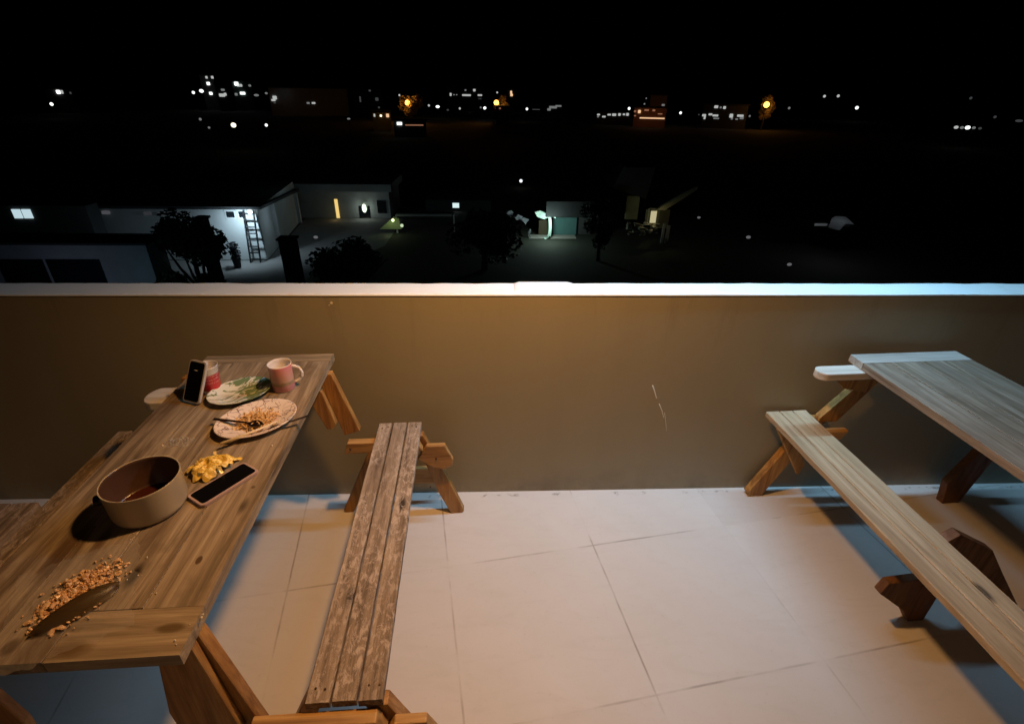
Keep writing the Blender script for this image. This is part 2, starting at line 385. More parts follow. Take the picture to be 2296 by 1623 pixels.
def frame(parent, y, mir=None, near=False):
    """end frame of the left table; the outline is in (x, z) on its near face, y its depth"""
    g = (lambda p: p) if mir is None else (lambda p: [(2*mir-x, z) for x, z in p])
    if near:
        board('table_leg', g([(-.600, .721), (-.548, .721), (-.492, .36), (-.535, .34)]), y, .03, W_LEG, parent, 2.1)
        board('cheek_board', g([(-.615, .721), (-.552, .721), (-.525, .40), (-.560, .37), (-.591, .389), (-.632, .365), (-.647, .371), (-.653, .498)]), y-.022, .020, W_LEG, parent, 3.3)
    else:
        board('table_leg', g([(-.585, .721), (-.530, .721), (-.458, .462), (-.519, .442)]), y, .03, W_LEG, parent, 2.1)
        board('cheek_board', g([(-.668, .721), (-.61, .721), (-.568, .66), (-.535, .515), (-.552, .492), (-.573, .492), (-.611, .60)]), y-.026, .024, W_LEG, parent, 3.3)
    board('beam', g([(-.524, .377), (-.505, .427), (-.235, .427), (-.215, .377)]), y-.035, .034, W_LEGX, parent, 4.2)
    board('bench_leg', g([(-.265, .427), (-.214, .427), (-.141, .242), (-.062, .012), (-.070, 0), (-.120, 0), (-.165, .115), (-.231, .344)]), y+.002, .034, W_LEG, parent, 5.7)
    board('cheek_board', g([(-.24, .33), (-.20, .392), (-.128, .392), (-.097, .317), (-.102, .288), (-.137, .270), (-.19, .29)]), y-.024, .024, W_LEGX, parent, 6.3)
    board('bench_leg', g([(-.40, .427), (-.355, .427), (-.548, 0), (-.588, 0), (-.588, .017)]), y+.036, .03, W_LEG, parent, 7.9)
    for bx, bz, by in ((-.495, .402, y-.037), (-.165, .33, y-.026), (-.20, .16, y)):
        cx = g([(bx, bz)])[0]
        done('bolt', mk(lambda b: bmesh.ops.create_uvsphere(b, u_segments=8, v_segments=5, radius=.0045, matrix=Matrix.Translation((cx[0], by, cx[1])) @ Matrix.Diagonal((1, .5, 1, 1)))), NAIL, parent, True)
    board('brace', g([(-.52, .118), (-.49, .203), (-.165, .203), (-.150, .118)]), y+.068, .022, W_LEGX, parent, 8.8)
frame(ta, 1.665); frame(ta, .655, None, True)
frame(ta, 1.665, -.795); frame(ta, .655, -.795, True)
def arm(parent, x0, x1, y0, y1, z0, z1, nm='support_arm'):
    bm = mk(lambda b: prism_z(b, rounded(x0, x1, y0, y1, .035, -1), z0, z1)); bmesh.ops.recalc_face_normals(bm, faces=bm.faces); soften(bm, .004, 2)
    return done(nm, bm, W_ARM, parent)
arm(ta, -1.118, -.60, 1.50, 1.60, .690, .7205)

# --- right table
tb_ = empty('picnic_table', (0, 0, 0), .055, 'bare grey wooden picnic table with an empty top and a pale bench', 'picnic table')
tabletop(tb_, 1.515, 1.97, .48, 1.642, W_GREY, W_GREYX, 50, .10, .075)
bench(tb_, 1.276, 1.459, .50, 1.702, .45, W_PALE, 61, gap=.0025)
bench(tb_, 2.07, 2.25, .50, 1.64, .45, W_PALE, 67, gap=.0025)
arm(tb_, 1.340, 1.60, 1.545, 1.612, .690, .7205)
MC = 1.742
for y, mir in ((1.62, None),):
    g = (lambda p: p) if mir is None else (lambda p: [(2*mir-x, z) for x, z in p])
    board('table_leg', g([(1.655, .721), (1.715, .721), (1.6465, .60), (1.5455, .442), (1.4645, .443), (1.4635, .463)]), y, .032, W_LEG, tb_, 2.6)
    board('cheek_board', g([(1.42, .688), (1.60, .688), (1.60, .60), (1.50, .62)]), y-.026, .024, W_LEG, tb_, 3.6)
    board('beam', g([(1.40, .427), (1.572, .427), (1.55, .388), (1.51, .372), (1.40, .385)]), y-.05, .03, W_LEGX, tb_, 4.6)
    board('cheek_board', g([(1.275, .427), (1.33, .427), (1.456, .235), (1.441, .181), (1.432, .181)]), y-.022, .020, W_LEG, tb_, 6.6)
    board('bench_leg', g([(1.277, .021), (1.292, 0), (1.350, 0), (1.545, .427), (1.475, .427)]), y+.045, .035, W_LEG, tb_, 5.1)
board('bench_leg', [(2.165, 0), (2.25, 0), (2.34, .427), (2.27, .427), (2.14, .12)], 1.55, .035, W_LEG_SHADED, tb_, 5.9)
board('table_leg', [(1.46, .33), (1.515, .398), (1.549, .427), (1.705, .341), (1.796, .23), (1.97, .024), (1.985, 0), (1.90, 0), (1.62, .20)], 1.015, .035, W_LEG_SHADED, tb_, 9.1)
board('bench_leg', [(1.369, .167), (1.383, .216), (1.50, .225), (1.60, .225), (1.60, 0), (1.54, 0), (1.4955, .066)], 1.012, .03, W_LEG_SHADED, tb_, 9.7)

# --- the weathered plank end farther left
so = empty('wooden_bench', (0, 0, 0), .038, 'grey weathered plank seat just showing beyond the left table and its far bench', 'bench')
bm = bmesh.new(); planks(bm, [-1.60, -1.51, -1.425], .62, 1.345, .425, .45, 80, .004); done('bench_seat', bm, W_BENCH, so)
for x in (-1.575, -1.45):
    for y in (.70, 1.27): board('leg', [(x, 0), (x+.035, 0), (x+.035, .425), (x, .425)], y, .04, W_LEG, so)

# ------------------------------------------------------------------ things on the table
TZ = .7506
def onT(u, v, dz=0): p = atz(u, v, TZ+dz); return p
def thing_at(o, p, rz=0, z=None): o.location = (p.x, p.y, z if z is not None else TZ); o.rotation_euler[2] = rz

# mug
t = MT('mug_glaze'); P = t.obj(); x, y, z = t.sep(P)
col = t.ramp(t.math('MULTIPLY', z, 10), [(0, (.60, .25, .27)), (.26, (.62, .28, .30)), (.30, (.62, .42, .30)), (.45, (.66, .40, .32)), (.9, (.64, .24, .25))])
ban = t.math('COMPARE', z, .0325, .0055)
ang = t.math('ARCTAN2', y, x); cc = t.n('ShaderNodeCombineXYZ'); t.l(t.math('MULTIPLY', ang, 9), cc.inputs[0]); t.l(t.math('MULTIPLY', z, 330), cc.inputs[1])
scr = t.g(t.noise(cc.outputs[0], 1.6, 2, .5, 1.5), .50, .53)
col = t.mix(t.math('MULTIPLY', ban, t.math('ADD', t.math('MULTIPLY', scr, .6), .25)), col, (.22, .22, .10))
t.color(col).rough(.15); MUGP = t.m
WHG = plain('white_glaze', (.74, .68, .66), .15, var=.03)
mug = empty('mug', label='pink mug with white inside and curved white handle, far end of left table', cat='mug')
pc = onT(638, 874); pc = Vector((-.703, 1.497, 0)); thing_at(mug, pc); mug.scale = (.94, .94, .97)
bm = bmesh.new(); lathe(bm, [(0, .001), (.036, .001), (.0385, .004), (.0395, .09), (.0405, .098), (.0395, .1), (.0375, .098), (.0365, .09), (.0355, .008), (0, .006)], 56, mats=[1, 1, 0, 0, 1, 1, 1, 1, 1])
done('mug_body', bm, [MUGP, WHG], mug, True)
bm = bmesh.new(); pts = [(.037+.030*math.sin(a), 0, .052+.031*math.cos(a)) for a in [math.pi*k/14 for k in range(15)]]
tube(bm, [(x*math.cos(.30)-y*math.sin(.30), x*math.sin(.3)+y*math.cos(.3), z) for x, y, z in pts], .0058, 12); done('mug_handle', bm, WHG, mug, True)

# red and white cup behind the phone
t = MT('cup_print'); P = t.obj(); x, y, z = t.sep(P); ang = t.math('ARCTAN2', y, x)
lab = t.math('MULTIPLY', t.g(t.math('MULTIPLY', z, 5), .075, .085), t.ramp(t.math('MULTIPLY', z, 5), [(.39, (1, 1, 1)), (.40, (0, 0, 0))]))
cc = t.n('ShaderNodeCombineXYZ'); t.l(t.math('MULTIPLY', ang, 7), cc.inputs[0]); t.l(t.math('MULTIPLY', z, 130), cc.inputs[1])
lines = t.math('PINGPONG', t.math('MULTIPLY', z, 75), .5); wr = t.math('MULTIPLY', t.g(t.noise(cc.outputs[0], 2.2, 3, .6), .52, .56), t.g(lines, .26, .30))
wr = t.math('MULTIPLY', wr, t.g(t.math('MULTIPLY', z, 5), .2, .21))
t.color(t.mix(lab, (.72, .68, .64), t.mix(t.math('MULTIPLY', wr, .8), (.55, .025, .04), (.75, .5, .5)))).rough(.35); CUPP = t.m
cup = tag(done('paper_cup', mk(lambda b: lathe(b, [(0, .001), (.030, .001), (.0305, .004), (.0385, .102), (.040, .1035), (.040, .1055), (.0385, .106), (.0375, .104), (.030, .008), (0, .006)], 48, mats=[0, 0, 0, 0, 1, 1, 1, 1, 1])), [CUPP, WHG], smooth=True),
          'white cup with a red printed label, standing behind the upright phone', 'cup')
thing_at(cup, Vector((-.934, 1.482, 0)))

cup.scale = (.9, .9, .93)
# phones
GL = plain('phone_glass', (.004, .004, .005), .22, var=.05, spec=.25); CASE = plain('grey_phone_case', (.48, .44, .45), .35, var=.05); CASE2 = plain('pink_phone_case', (.42, .30, .30), .35, var=.05)
def phone(case, label, L=.158, W_=.075, T_=.009):
    e = empty('phone', label=label, cat='phone')
    def rr(r, ins):
        pts = []
        for cx, cy_, a0 in ((W_/2-ins-r, L/2-ins-r, 0), (-W_/2+ins+r, L/2-ins-r, 90), (-W_/2+ins+r, -L/2+ins+r, 180), (W_/2-ins-r, -L/2+ins+r, 270)):
            for k in range(7):
                a = math.radians(a0+15*k); pts.append((cx+r*math.cos(a), cy_+r*math.sin(a)))
        return pts
    bm = mk(lambda b: prism_z(b, rr(.011, 0), 0, T_)); bmesh.ops.recalc_face_normals(bm, faces=bm.faces); soften(bm, .0018, 2); done('phone_case', bm, case, e)
    done('screen', mk(lambda b: prism_z(b, rr(.008, .0058), T_-.001, T_+.0006)), GL, e); return e
def orient(o, origin, xa, ya):
    xa = Vector(xa).normalized(); ya = Vector(ya); ya = (ya-xa*ya.dot(xa)).normalized(); za = xa.cross(ya)
    mm = Matrix((xa, ya, za)).transposed().to_4x4(); mm.translation = origin; o.matrix_world = mm
ph = phone(CASE2, 'black phone lying flat on the left table beside the yellow wrapper')
a = (onT(423, 1115)+onT(458, 1140))/2; b = (onT(547, 1041)+onT(580, 1063))/2
d = (b-a); orient(ph, (a+b)/2+Vector((0, 0, .0002)), Vector((d.y, -d.x, 0)), d)
ph.scale = (.9, .98, 1)
ph2 = phone(CASE, 'black phone in a grey case propped upright against the red and white cup')
bl, br = Vector((-1.010, 1.428, TZ+.004)), Vector((-.940, 1.400, TZ+.004))
xa = (br-bl).normalized(); back = Vector((-xa.y, xa.x, 0)); up_ = Vector((.058, .058, .13)).normalized()
orient(ph2, (bl+br)/2+up_*.068, xa, up_); ph2.scale = (.94, .86, 1)

# plates
PLP = []
t = MT('green_marbled_glaze'); P = t.obj(); n = t.noise(t.mapped((1, 1.6, 1)), 16, 5, .6, 1.6); n2 = t.noise(P, 9, 3, .5); px, py, pz = t.sep(P)
side = t.g(t.math('ADD', t.math('MULTIPLY', px, 5), .5), .35, .62)
col = t.mix(t.g(t.math('ADD', n, t.math('MULTIPLY', side, .12)), .535, .57), (.72, .76, .72), (.16, .24, .13))
rad = t.math('SQRT', t.math('ADD', t.math('MULTIPLY', px, px), t.math('MULTIPLY', py, py)))
food = t.math('MULTIPLY', t.g(n2, .44, .58), t.ramp(t.math('MULTIPLY', t.math('ADD', rad, t.math('MULTIPLY', px, .5)), 10), [(.1, (1, 1, 1)), (.42, (0, 0, 0))]))
col = t.mix(t.math('MULTIPLY', food, .8), col, (.28, .17, .09)); t.color(col).rough(.12); GREENP = t.m
t = MT('floral_glaze'); P = t.obj(); px, py, pz = t.sep(P); rad = t.math('SQRT', t.math('ADD', t.math('MULTIPLY', px, px), t.math('MULTIPLY', py, py)))
vo = t.n('ShaderNodeTexVoronoi', feature='DISTANCE_TO_EDGE'); vo.inputs['Scale'].default_value = 42
nd = t.n('ShaderNodeTexNoise'); nd.inputs['Scale'].default_value = 20; mx = t.n('ShaderNodeVectorMath', operation='MULTIPLY_ADD'); t.l(P, nd.inputs['Vector']); t.l(nd.outputs['Color'], mx.inputs[0]); mx.inputs[1].default_value = (.05, .05, .05); t.l(P, mx.inputs[2]); t.l(mx.outputs[0], vo.inputs['Vector'])
ln = t.ramp(vo.outputs['Distance'], [(.02, (1, 1, 1)), (.06, (0, 0, 0))]); rim = t.g(t.math('MULTIPLY', rad, 8), .52, .58)
brk = t.g(t.noise(P, 30, 2), .42, .5)
col = t.mix(t.math('MULTIPLY', t.math('MULTIPLY', ln, rim), t.math('MULTIPLY', brk, .85)), (.78, .68, .63), (.17, .08, .085))
sauce = t.math('MULTIPLY', t.g(t.noise(P, 24, 5, .65), .40, .56), t.ramp(t.math('MULTIPLY', t.math('ADD', rad, t.math('MULTIPLY', t.noise(P, 12), .03)), 8), [(.50, (1, 1, 1)), (.68, (0, 0, 0))]))
col = t.mix(t.math('MULTIPLY', sauce, .85), col, (.42, .18, .045)); t.color(col).rough(.14); FLORP = t.m
def plate(R, mat, label, p, rz, asp=1.0):
    prof = [(0, .004), (R*.45, .004), (R*.60, .006), (R*.68, .010), (R*.97, .0205), (R, .0215), (R*.995, .019), (R*.70, .0075), (R*.56, .0015), (R*.5, 0), (0, .001)]
    o = done('plate', mk(lambda b: lathe(b, prof, 72)), mat, smooth=True); o.scale = (1, asp, 1); thing_at(o, p, rz); return tag(o, label, 'plate')
pg = plate(.098, GREENP, 'green and white marbled plate with brown food smears, next to the pink mug', onT(541, 886), .65, .84)
pf = plate(.116, FLORP, 'white plate with dark floral rim holding leftover orange noodles', onT(578, 948), .65, .84)
FC = onT(578, 948)

# leftovers on the floral plate: noodles and crumbs
NOOD = plain('saucy_noodles', (.80, .46, .20), .3, var=.4, sc_=120); 
def noodles(bm):
    for k in range(105):
        a = random.uniform(0, 6.28); r = .055*math.sqrt(random.random()); x = r*math.cos(a); y = r*math.sin(a)*.8; h = random.uniform(0, 6.28)
        pts = []; z = .006+random.random()*.009
        for s in range(9):
            pts.append((x, y, z+.003*math.sin(s*.9))); h += random.uniform(-.8, .8); x += .0055*math.cos(h); y += .0055*math.sin(h)
            q = math.hypot(x, y)
            if q > .068: x *= .068/q; y *= .068/q
        tube(bm, pts, .0014, 5)
no = tag(done('leftover_noodles', mk(noodles), NOOD, smooth=True), 'leftover orange noodles heaped on the floral plate', 'food'); thing_at(no, FC)

# cutlery: the dark spoon, a metal fork whose handle passes the rim, two pale chopsticks
DARKM = plain('dark_spoon_metal', (.10, .06, .05), .25, .7, .2); STEEL = plain('worn_steel', (.45, .42, .40), .25, .9, .1); PALEW = plain('pale_chopstick_wood', (.74, .60, .40), .55, var=.12)
def spoon(name, a, b, zt0, zt1, bw, bl, mat, label, cat, sink=.003):
    a, b = Vector(a), Vector(b); d = (b-a); L = d.length; ex = d.normalized(); ey = Vector((-ex.y, ex.x, 0)).normalized(); ez = ex.cross(ey)
    bm = bmesh.new(); n = 40; V = []
    for i in range(n+1):
        s = L*i/n
        if s > L-bl:
            q = (s-(L-bl))/bl; wv = max(.0008, bw*math.sin(math.pi*min(1, .12+.88*q)**.8) if q < 1 else .0008); dp = sink*math.sin(math.pi*q)
        else: wv = .0028+.0012*(1-s/L)*3; dp = 0
        row = []
        for j in range(-3, 4):
            f = j/3; row.append(a+ex*s+ey*(wv*f)+ez*(-dp*(1-f*f)))
        V.append([bm.verts.new(p) for p in row])
    for A, B in zip(V, V[1:]):
        for j in range(6): bm.faces.new([A[j], A[j+1], B[j+1], B[j]])
    bmesh.ops.solidify(bm, geom=bm.faces[:], thickness=.0012)
    return tag(done(name, bm, mat, smooth=True), label, cat)
h0 = atz(478, 939, TZ+.022); h1 = atz(592, 951, TZ+.017)
spoon('spoon', h0, h1, 0, 0, .017, .045, DARKM, 'dark metal spoon with its bowl face up in the noodles of the floral plate', 'spoon')
h0 = atz(691, 932, TZ+.026); h1 = atz(600, 962, TZ+.014)
spoon('fork', h0, h1, 0, 0, .010, .03, STEEL, 'steel fork whose handle sticks out past the right side of the floral plate', 'fork', 0)
for (u0, v0, u1, v1, lab) in ((494, 995, 608, 952, 'pale wooden chopstick across the floral plate, the one nearer the pot'), (512, 990, 622, 945, 'pale wooden chopstick across the floral plate, the one nearer the noodles')):
    p0_, p1_ = atz(u0, v0, TZ+.019), atz(u1, v1, TZ+.022)
    bm = bmesh.new(); tube(bm, [p0_, (p0_+p1_)/2, p1_], .0042, 8, .0026); tag(done('chopstick', bm, PALEW, smooth=True), lab, 'chopstick', 'chopsticks on the floral plate')

# pot
t = MT('pot_enamel_outside'); n = t.noise(t.obj(), 18, 4); t.color(t.mix(n, (.40, .345, .255), (.46, .395, .30))).rough(.28); POTO = t.m
t = MT('pot_dark_inside'); n = t.noise(t.obj(), 22, 5, .6); t.color(t.mix(n, (.045, .024, .017), (.10, .052, .036))).rough(.3); POTI = t.m
pot = empty('cooking_pot', label='round beige cooking pot with a dark brown inside, standing on the left table', cat='pot')
pp_ = Vector((-.826, .947, 0)); thing_at(pot, pp_)
R, H_ = .081, .090
bm = bmesh.new(); lathe(bm, [(0, .001), (R*.88, .001), (R*.95, .006), (R*.985, .016), (R, H_-.006), (R*1.015, H_-.001), (R*1.01, H_), (R*.975, H_-.001), (R*.965, H_-.008), (R*.95, .014), (R*.88, .006), (0, .005)], 72, mats=[0, 0, 0, 0, 0, 0, 0, 1, 1, 1, 1])
done('pot_body', bm, [POTO, POTI], pot, True)
BLK = plain('black_bakelite', (.012, .009, .008), .35)
bm = bmesh.new(); tube(bm, [(-R*.96, -.02, .045), (-R-.008, -.023, .045), (-R-.018, -.026, .043)], .013, 10, .013); done('pot_handle', bm, BLK, pot, True)
bm = bmesh.new(); lathe(bm, [(0, .0075), (R*.86, .0075), (R*.9, .0085)], 40); SAUCE = plain('red_brown_sauce', (.05, .012, .008), .10)
so2 = tag(done('sauce', bm, SAUCE, smooth=True), 'thin red brown sauce left at the bottom of the beige pot', 'sauce'); thing_at(so2, pp_)

# crumpled yellow wrapper
t = MT('yellow_foil'); n = t.noise(t.obj(), 40, 4, .6); n2 = t.noise(t.obj(), 14, 3); col = t.mix(t.g(n, .35, .65), (.62, .38, .04), (.90, .68, .20)); col = t.mix(t.math('MULTIPLY', t.g(n2, .56, .66), .6), col, (.80, .66, .42))
t.color(col).rough(.32); YEL = t.m
def wrapper(bm):
    # a crumpled sheet: sharp random folds
    rnd = random.Random(5); folds = [(rnd.uniform(0, math.pi), rnd.uniform(45, 120), rnd.uniform(0, 6), rnd.uniform(.4, 1)) for _ in range(13)]
    n = 64; V = []
    for i in range(n+1):
        row = []
        for j in range(n+1):
            a, b = (i/n*2-1), (j/n*2-1)
            r = math.hypot(a, b); th = math.atan2(b, a)
            lim = .82+.16*math.sin(3*th+1)+.08*math.sin(7*th)+.06*math.sin(13*th)
            mxx = max(abs(a), abs(b), 1e-6); k = (mxx/max(r, 1e-6))*lim
            x, y = a*k*.068, b*k*.052
            q = math.hypot(a*k, b*k)
            h = .027*max(0, 1-q**2.2)+.002
            for (al, fr, phs, am) in folds:
                s_ = x*math.cos(al)+y*math.sin(al)+.006*noise.noise((x*30+phs, y*30, 0))
                h += am*.0042*(abs(((s_*fr+phs) % 2)-1)-.5)*(1-.55*q)
            x += .004*noise.noise((x*60, y*60, 1)); y += .004*noise.noise((x*60, y*60, 5))
            row.append(bm.verts.new((x, y, max(.0005, h))))
        V.append(row)
    for i in range(n):
        for j in range(n): bm.faces.new([V[i][j], V[i+1][j], V[i+1][j+1], V[i][j+1]])
def strips(bm):
    rnd = random.Random(3)
    for k in range(12):
        a = rnd.uniform(0, 6.28); r0 = .030*math.sqrt(rnd.random()); x, y = r0*math.cos(a), r0*.75*math.sin(a); h = rnd.uniform(0, 6.28); z = .012+rnd.random()*.012
        w0 = rnd.uniform(.002, .0045); pts = []
        for s in range(8):
            pts.append((Vector((x, y, z+.006*math.sin(s*.7+a))), h)); h += rnd.uniform(-.75, .75); x += .0055*math.cos(h); y += .0055*math.sin(h)
        prev = None
        for p, hh in pts:
            sd = Vector((-math.sin(hh), math.cos(hh), rnd.uniform(-.6, .6)))*w0; cur = (bm.verts.new(p-sd), bm.verts.new(p+sd))
            if prev: bm.faces.new([prev[0], prev[1], cur[1], cur[0]])
            prev = cur
wr_ = empty('food_wrapper', label='crumpled shiny yellow plastic wrapper between the pot and the flat phone', cat='wrapper'); thing_at(wr_, onT(476, 1052), .5)
done('wrapper_sheet', mk(wrapper), YEL, wr_); done('torn_strips', mk(strips), YEL, wr_)

# clear plastic scraps
t = MT('clear_plastic'); t.color((.8, .8, .8)).rough(.06); t.b.inputs['Alpha'].default_value = .13; CLEAR = t.m
t = MT('thin_clear_film'); t.color((.7, .66, .6)).rough(.1); t.b.inputs['Alpha'].default_value = .10; FILM = t.m
def crumple(bm, rx, ry, hh, n=22, seed=1):
    V = [[bm.verts.new((rx*(i/n*2-1)*(1+.15*noise.noise((i*.3, j*.3, seed))), ry*(j/n*2-1)*(1+.15*noise.noise((i*.3, j*.3, seed+3))),
          .0012+hh*max(0, 1-((i/n*2-1)**2+(j/n*2-1)**2)*.6)*abs(noise.noise((i*.42, j*.42, seed+9)))*2)) for j in range(n+1)] for i in range(n+1)]
    for i in range(n):
        for j in range(n): bm.faces.new([V[i][j], V[i+1][j], V[i+1][j+1], V[i][j+1]])
sc1 = tag(done('plastic_scrap', mk(lambda b: crumple(b, .036, .020, .016)), CLEAR), 'small crumpled scrap of clear plastic behind the pot', 'plastic scrap'); thing_at(sc1, onT(402, 994), .1)
sh = tag(done('plastic_bag', mk(lambda b: crumple(b, .105, .125, .005, 30, 4)), FILM), 'flattened clear plastic bag under the spilled crumbs on the left table', 'plastic bag'); thing_at(sh, onT(165, 1345)+Vector((.0, .0, 0)), .5)

# crumbled food and the wooden spatula
t = MT('crumbled_food'); n = t.noise(t.obj(), 70, 3); t.color(t.ramp(n, [(.3, (.42, .20, .08)), (.5, (.66, .40, .20)), (.7, (.80, .58, .38))])).rough(.35); CRUMB = t.m
def crumbs(bm):
    rnd = random.Random(11)
    c0, c1 = onT(95, 1405), onT(232, 1285); c = (c0+c1)/2; ax = (c1-c0).normalized(); L = (c1-c0).length*.55; ay = Vector((-ax.y, ax.x, 0))
    for k in range(1000):
        s_ = rnd.gauss(0, .45); q = rnd.gauss(0, .42)
        if abs(s_) > 1.25 or abs(q) > 1.3: continue
        p = c+ax*L*(s_*1.1+.1)+ay*(.056*q-.004); pile = max(0, 1-(s_*s_+q*q)*.7)*.008; r = rnd.uniform(.0012, .0036)*(1 if rnd.random() < .93 else 1.8)
        mt = Matrix.Translation((p.x, p.y, TZ+.002+r*.5+rnd.random()*pile)) @ Matrix.Rotation(rnd.uniform(0, 6), 4, (rnd.random(), rnd.random(), 1)) @ Matrix.Diagonal((r*rnd.uniform(.7, 1.8), r, r*rnd.uniform(.5, .9), 1))
        bmesh.ops.create_icosphere(bm, subdivisions=1, radius=1, matrix=mt)
    n = 30; V = [[None]*(n+1) for _ in range(n+1)]
    for i in range(n+1):
        for j in range(n+1):
            s_, q = (i/n*2-1), (j/n*2-1); p = c+ax*L*(s_*.95+.1)+ay*(.042*q-.002); e = 1-(s_*s_+q*q)+.5*noise.noise((p.x*40, p.y*40, 0))
            V[i][j] = bm.verts.new((p.x, p.y, TZ+max(-.003, min(.004, e*.006)+.0012*noise.noise((p.x*200, p.y*200, 2)))))
    for i in range(n):
        for j in range(n): bm.faces.new([V[i][j], V[i+1][j], V[i+1][j+1], V[i][j+1]])
    for k in range(70):                                # larger soft flakes lying flat in the mess
        s_ = rnd.gauss(.1, .5); q = rnd.gauss(0, .5); p = c+ax*L*s_+ay*(.05*q); r = rnd.uniform(.004, .0085)
        mt = Matrix.Translation((p.x, p.y, TZ+.004+.002*rnd.random())) @ Matrix.Rotation(rnd.uniform(-.35, .35), 4, 'X') @ Matrix.Rotation(rnd.uniform(0, 6), 4, 'Z') @ Matrix.Diagonal((r*1.3, r*.8, r*.32, 1))
        v0 = len(bm.verts); bmesh.ops.create_icosphere(bm, subdivisions=2, radius=1, matrix=mt)
    for v in bm.verts: v.co += Vector((rnd.uniform(-1, 1), rnd.uniform(-1, 1), rnd.uniform(-1, 1)))*.0006
tag(done('crumbled_food', mk(crumbs), CRUMB), 'spilled heap of orange crumbled food near the front of the left table', 'food', kind='stuff')
t = MT('old_spatula_wood'); n = t.noise(t.mapped((8, 60, 60)), 1, 4); t.color(t.mix(n, (.075, .045, .018), (.17, .11, .045))).rough(.4); SPAT = t.m
def spat(bm):
    n = 22; L = .142; V = []
    for i in range(n+1):
        q = i/n; wv = max(.002, .027*(max(0, 1-abs(2*q-1)**2.4))**.5*(.80+.30*q))
        V.append([bm.verts.new((L*(q-.5), wv*f, .005+.017*(1-f*f)*math.sin(math.pi*min(1, .06+q*.9))**.6+.003*math.sin(q*3)-.005*abs(f)**3)) for f in (-1, -.75, -.45, -.15, .15, .45, .75, 1)])
    for A, B in zip(V, V[1:]):
        for j in range(7): bm.faces.new([A[j], A[j+1], B[j+1], B[j]])
    bmesh.ops.solidify(bm, geom=bm.faces[:], thickness=.004)
sp_ = tag(done('spatula', mk(spat), SPAT, smooth=True), 'dark brown oval wooden spatula lying on the spilled crumbs', 'spatula')
a, b = onT(98, 1402, .01), onT(236, 1320, .01); d = b-a; thing_at(sp_, (a+b)/2, math.atan2(d.y, d.x))
# a few single crumbs
def strays(bm):
    rnd = random.Random(4)
    for u, v in ((293, 1210), (300, 1196), (392, 1436), (395, 1445), (425, 1400), (330, 1250), (150, 1300), (452, 1385), (455, 1378), (500, 1190), (350, 1330), (310, 1290), (270, 1260), (260, 1275), (285, 1300), (610, 1000), (365, 1000)):
        p = onT(u, v); r = rnd.uniform(.0012, .003)
        bmesh.ops.create_icosphere(bm, subdivisions=1, radius=r, matrix=Matrix.Translation((p.x, p.y, TZ+r*.5)))
tag(done('stray_crumbs', mk(strays), plain('pale_crumb', (.7, .6, .5), .5)), 'tiny pale crumbs scattered on the boards of the left table', 'crumbs', kind='stuff')

# ------------------------------------------------------------------ the neighbourhood, nine metres below
GZ = -9.0
t = MT('dark_ground'); n = t.noise(t.obj(), .35, 5, .6); t.color(t.mix(n, (.035, .04, .028), (.07, .065, .055))).rough(.9); GRD = t.m
tag(done('ground', mk(lambda b: box(b, -3000, 3000, 3.5, 5500, GZ-1, GZ)), GRD), kind='structure')
t = MT('yard_concrete'); n = t.noise(t.obj(), .8, 5, .65); t.color(t.mix(n, (.16, .15, .145), (.27, .26, .25))).rough(.9); CONC = t.m
tag(done('yard_paving', mk(lambda b: prism_z(b, [(-26, 27), (-13.4, 27), (-8.2, 39), (-8.2, 48.4), (-17.2, 48.4), (-15.6, 35), (-26, 35)], GZ-.3, GZ+.004)), CONC), kind='structure')
WHITEW = plain('white_house_wall', (.46, .47, .47), .8, var=.12, sc_=.9); DIMW = plain('grey_house_wall', (.33, .34, .34), .85, var=.3, sc_=.8)
DARKW = plain('dark_house_wall', (.10, .10, .10), .9, var=.3, sc_=.8); ROOF = plain('dark_roof', (.035, .035, .038), .95, var=.3, sc_=1.5)
PANE = plain('dark_pane', (.01, .012, .015), .15); TRIM = plain('pale_trim', (.5, .5, .5), .7); IRON = plain('dark_iron', (.02, .02, .022), .5, .5)
YELW = plain('yellow_house_wall', (.36, .32, .17), .8, var=.45, sc_=1.1); LEAF = plain('night_foliage', (.035, .055, .02), .7, var=.5, sc_=3); BARK = plain('bark', (.06, .045, .03), .9)
COOLW = (.62, .86, 1)

def quadbox(bm, a, b, z0, z1, th):               # an upright slab from plan point a to b
    a, b = Vector((a[0], a[1], 0)), Vector((b[0], b[1], 0)); d = (b-a).normalized(); n = Vector((d.y, -d.x, 0))*th
    prism_z(bm, [(a.x, a.y), (b.x, b.y), ((b+n).x, (b+n).y), ((a+n).x, (a+n).y)], z0, z1)

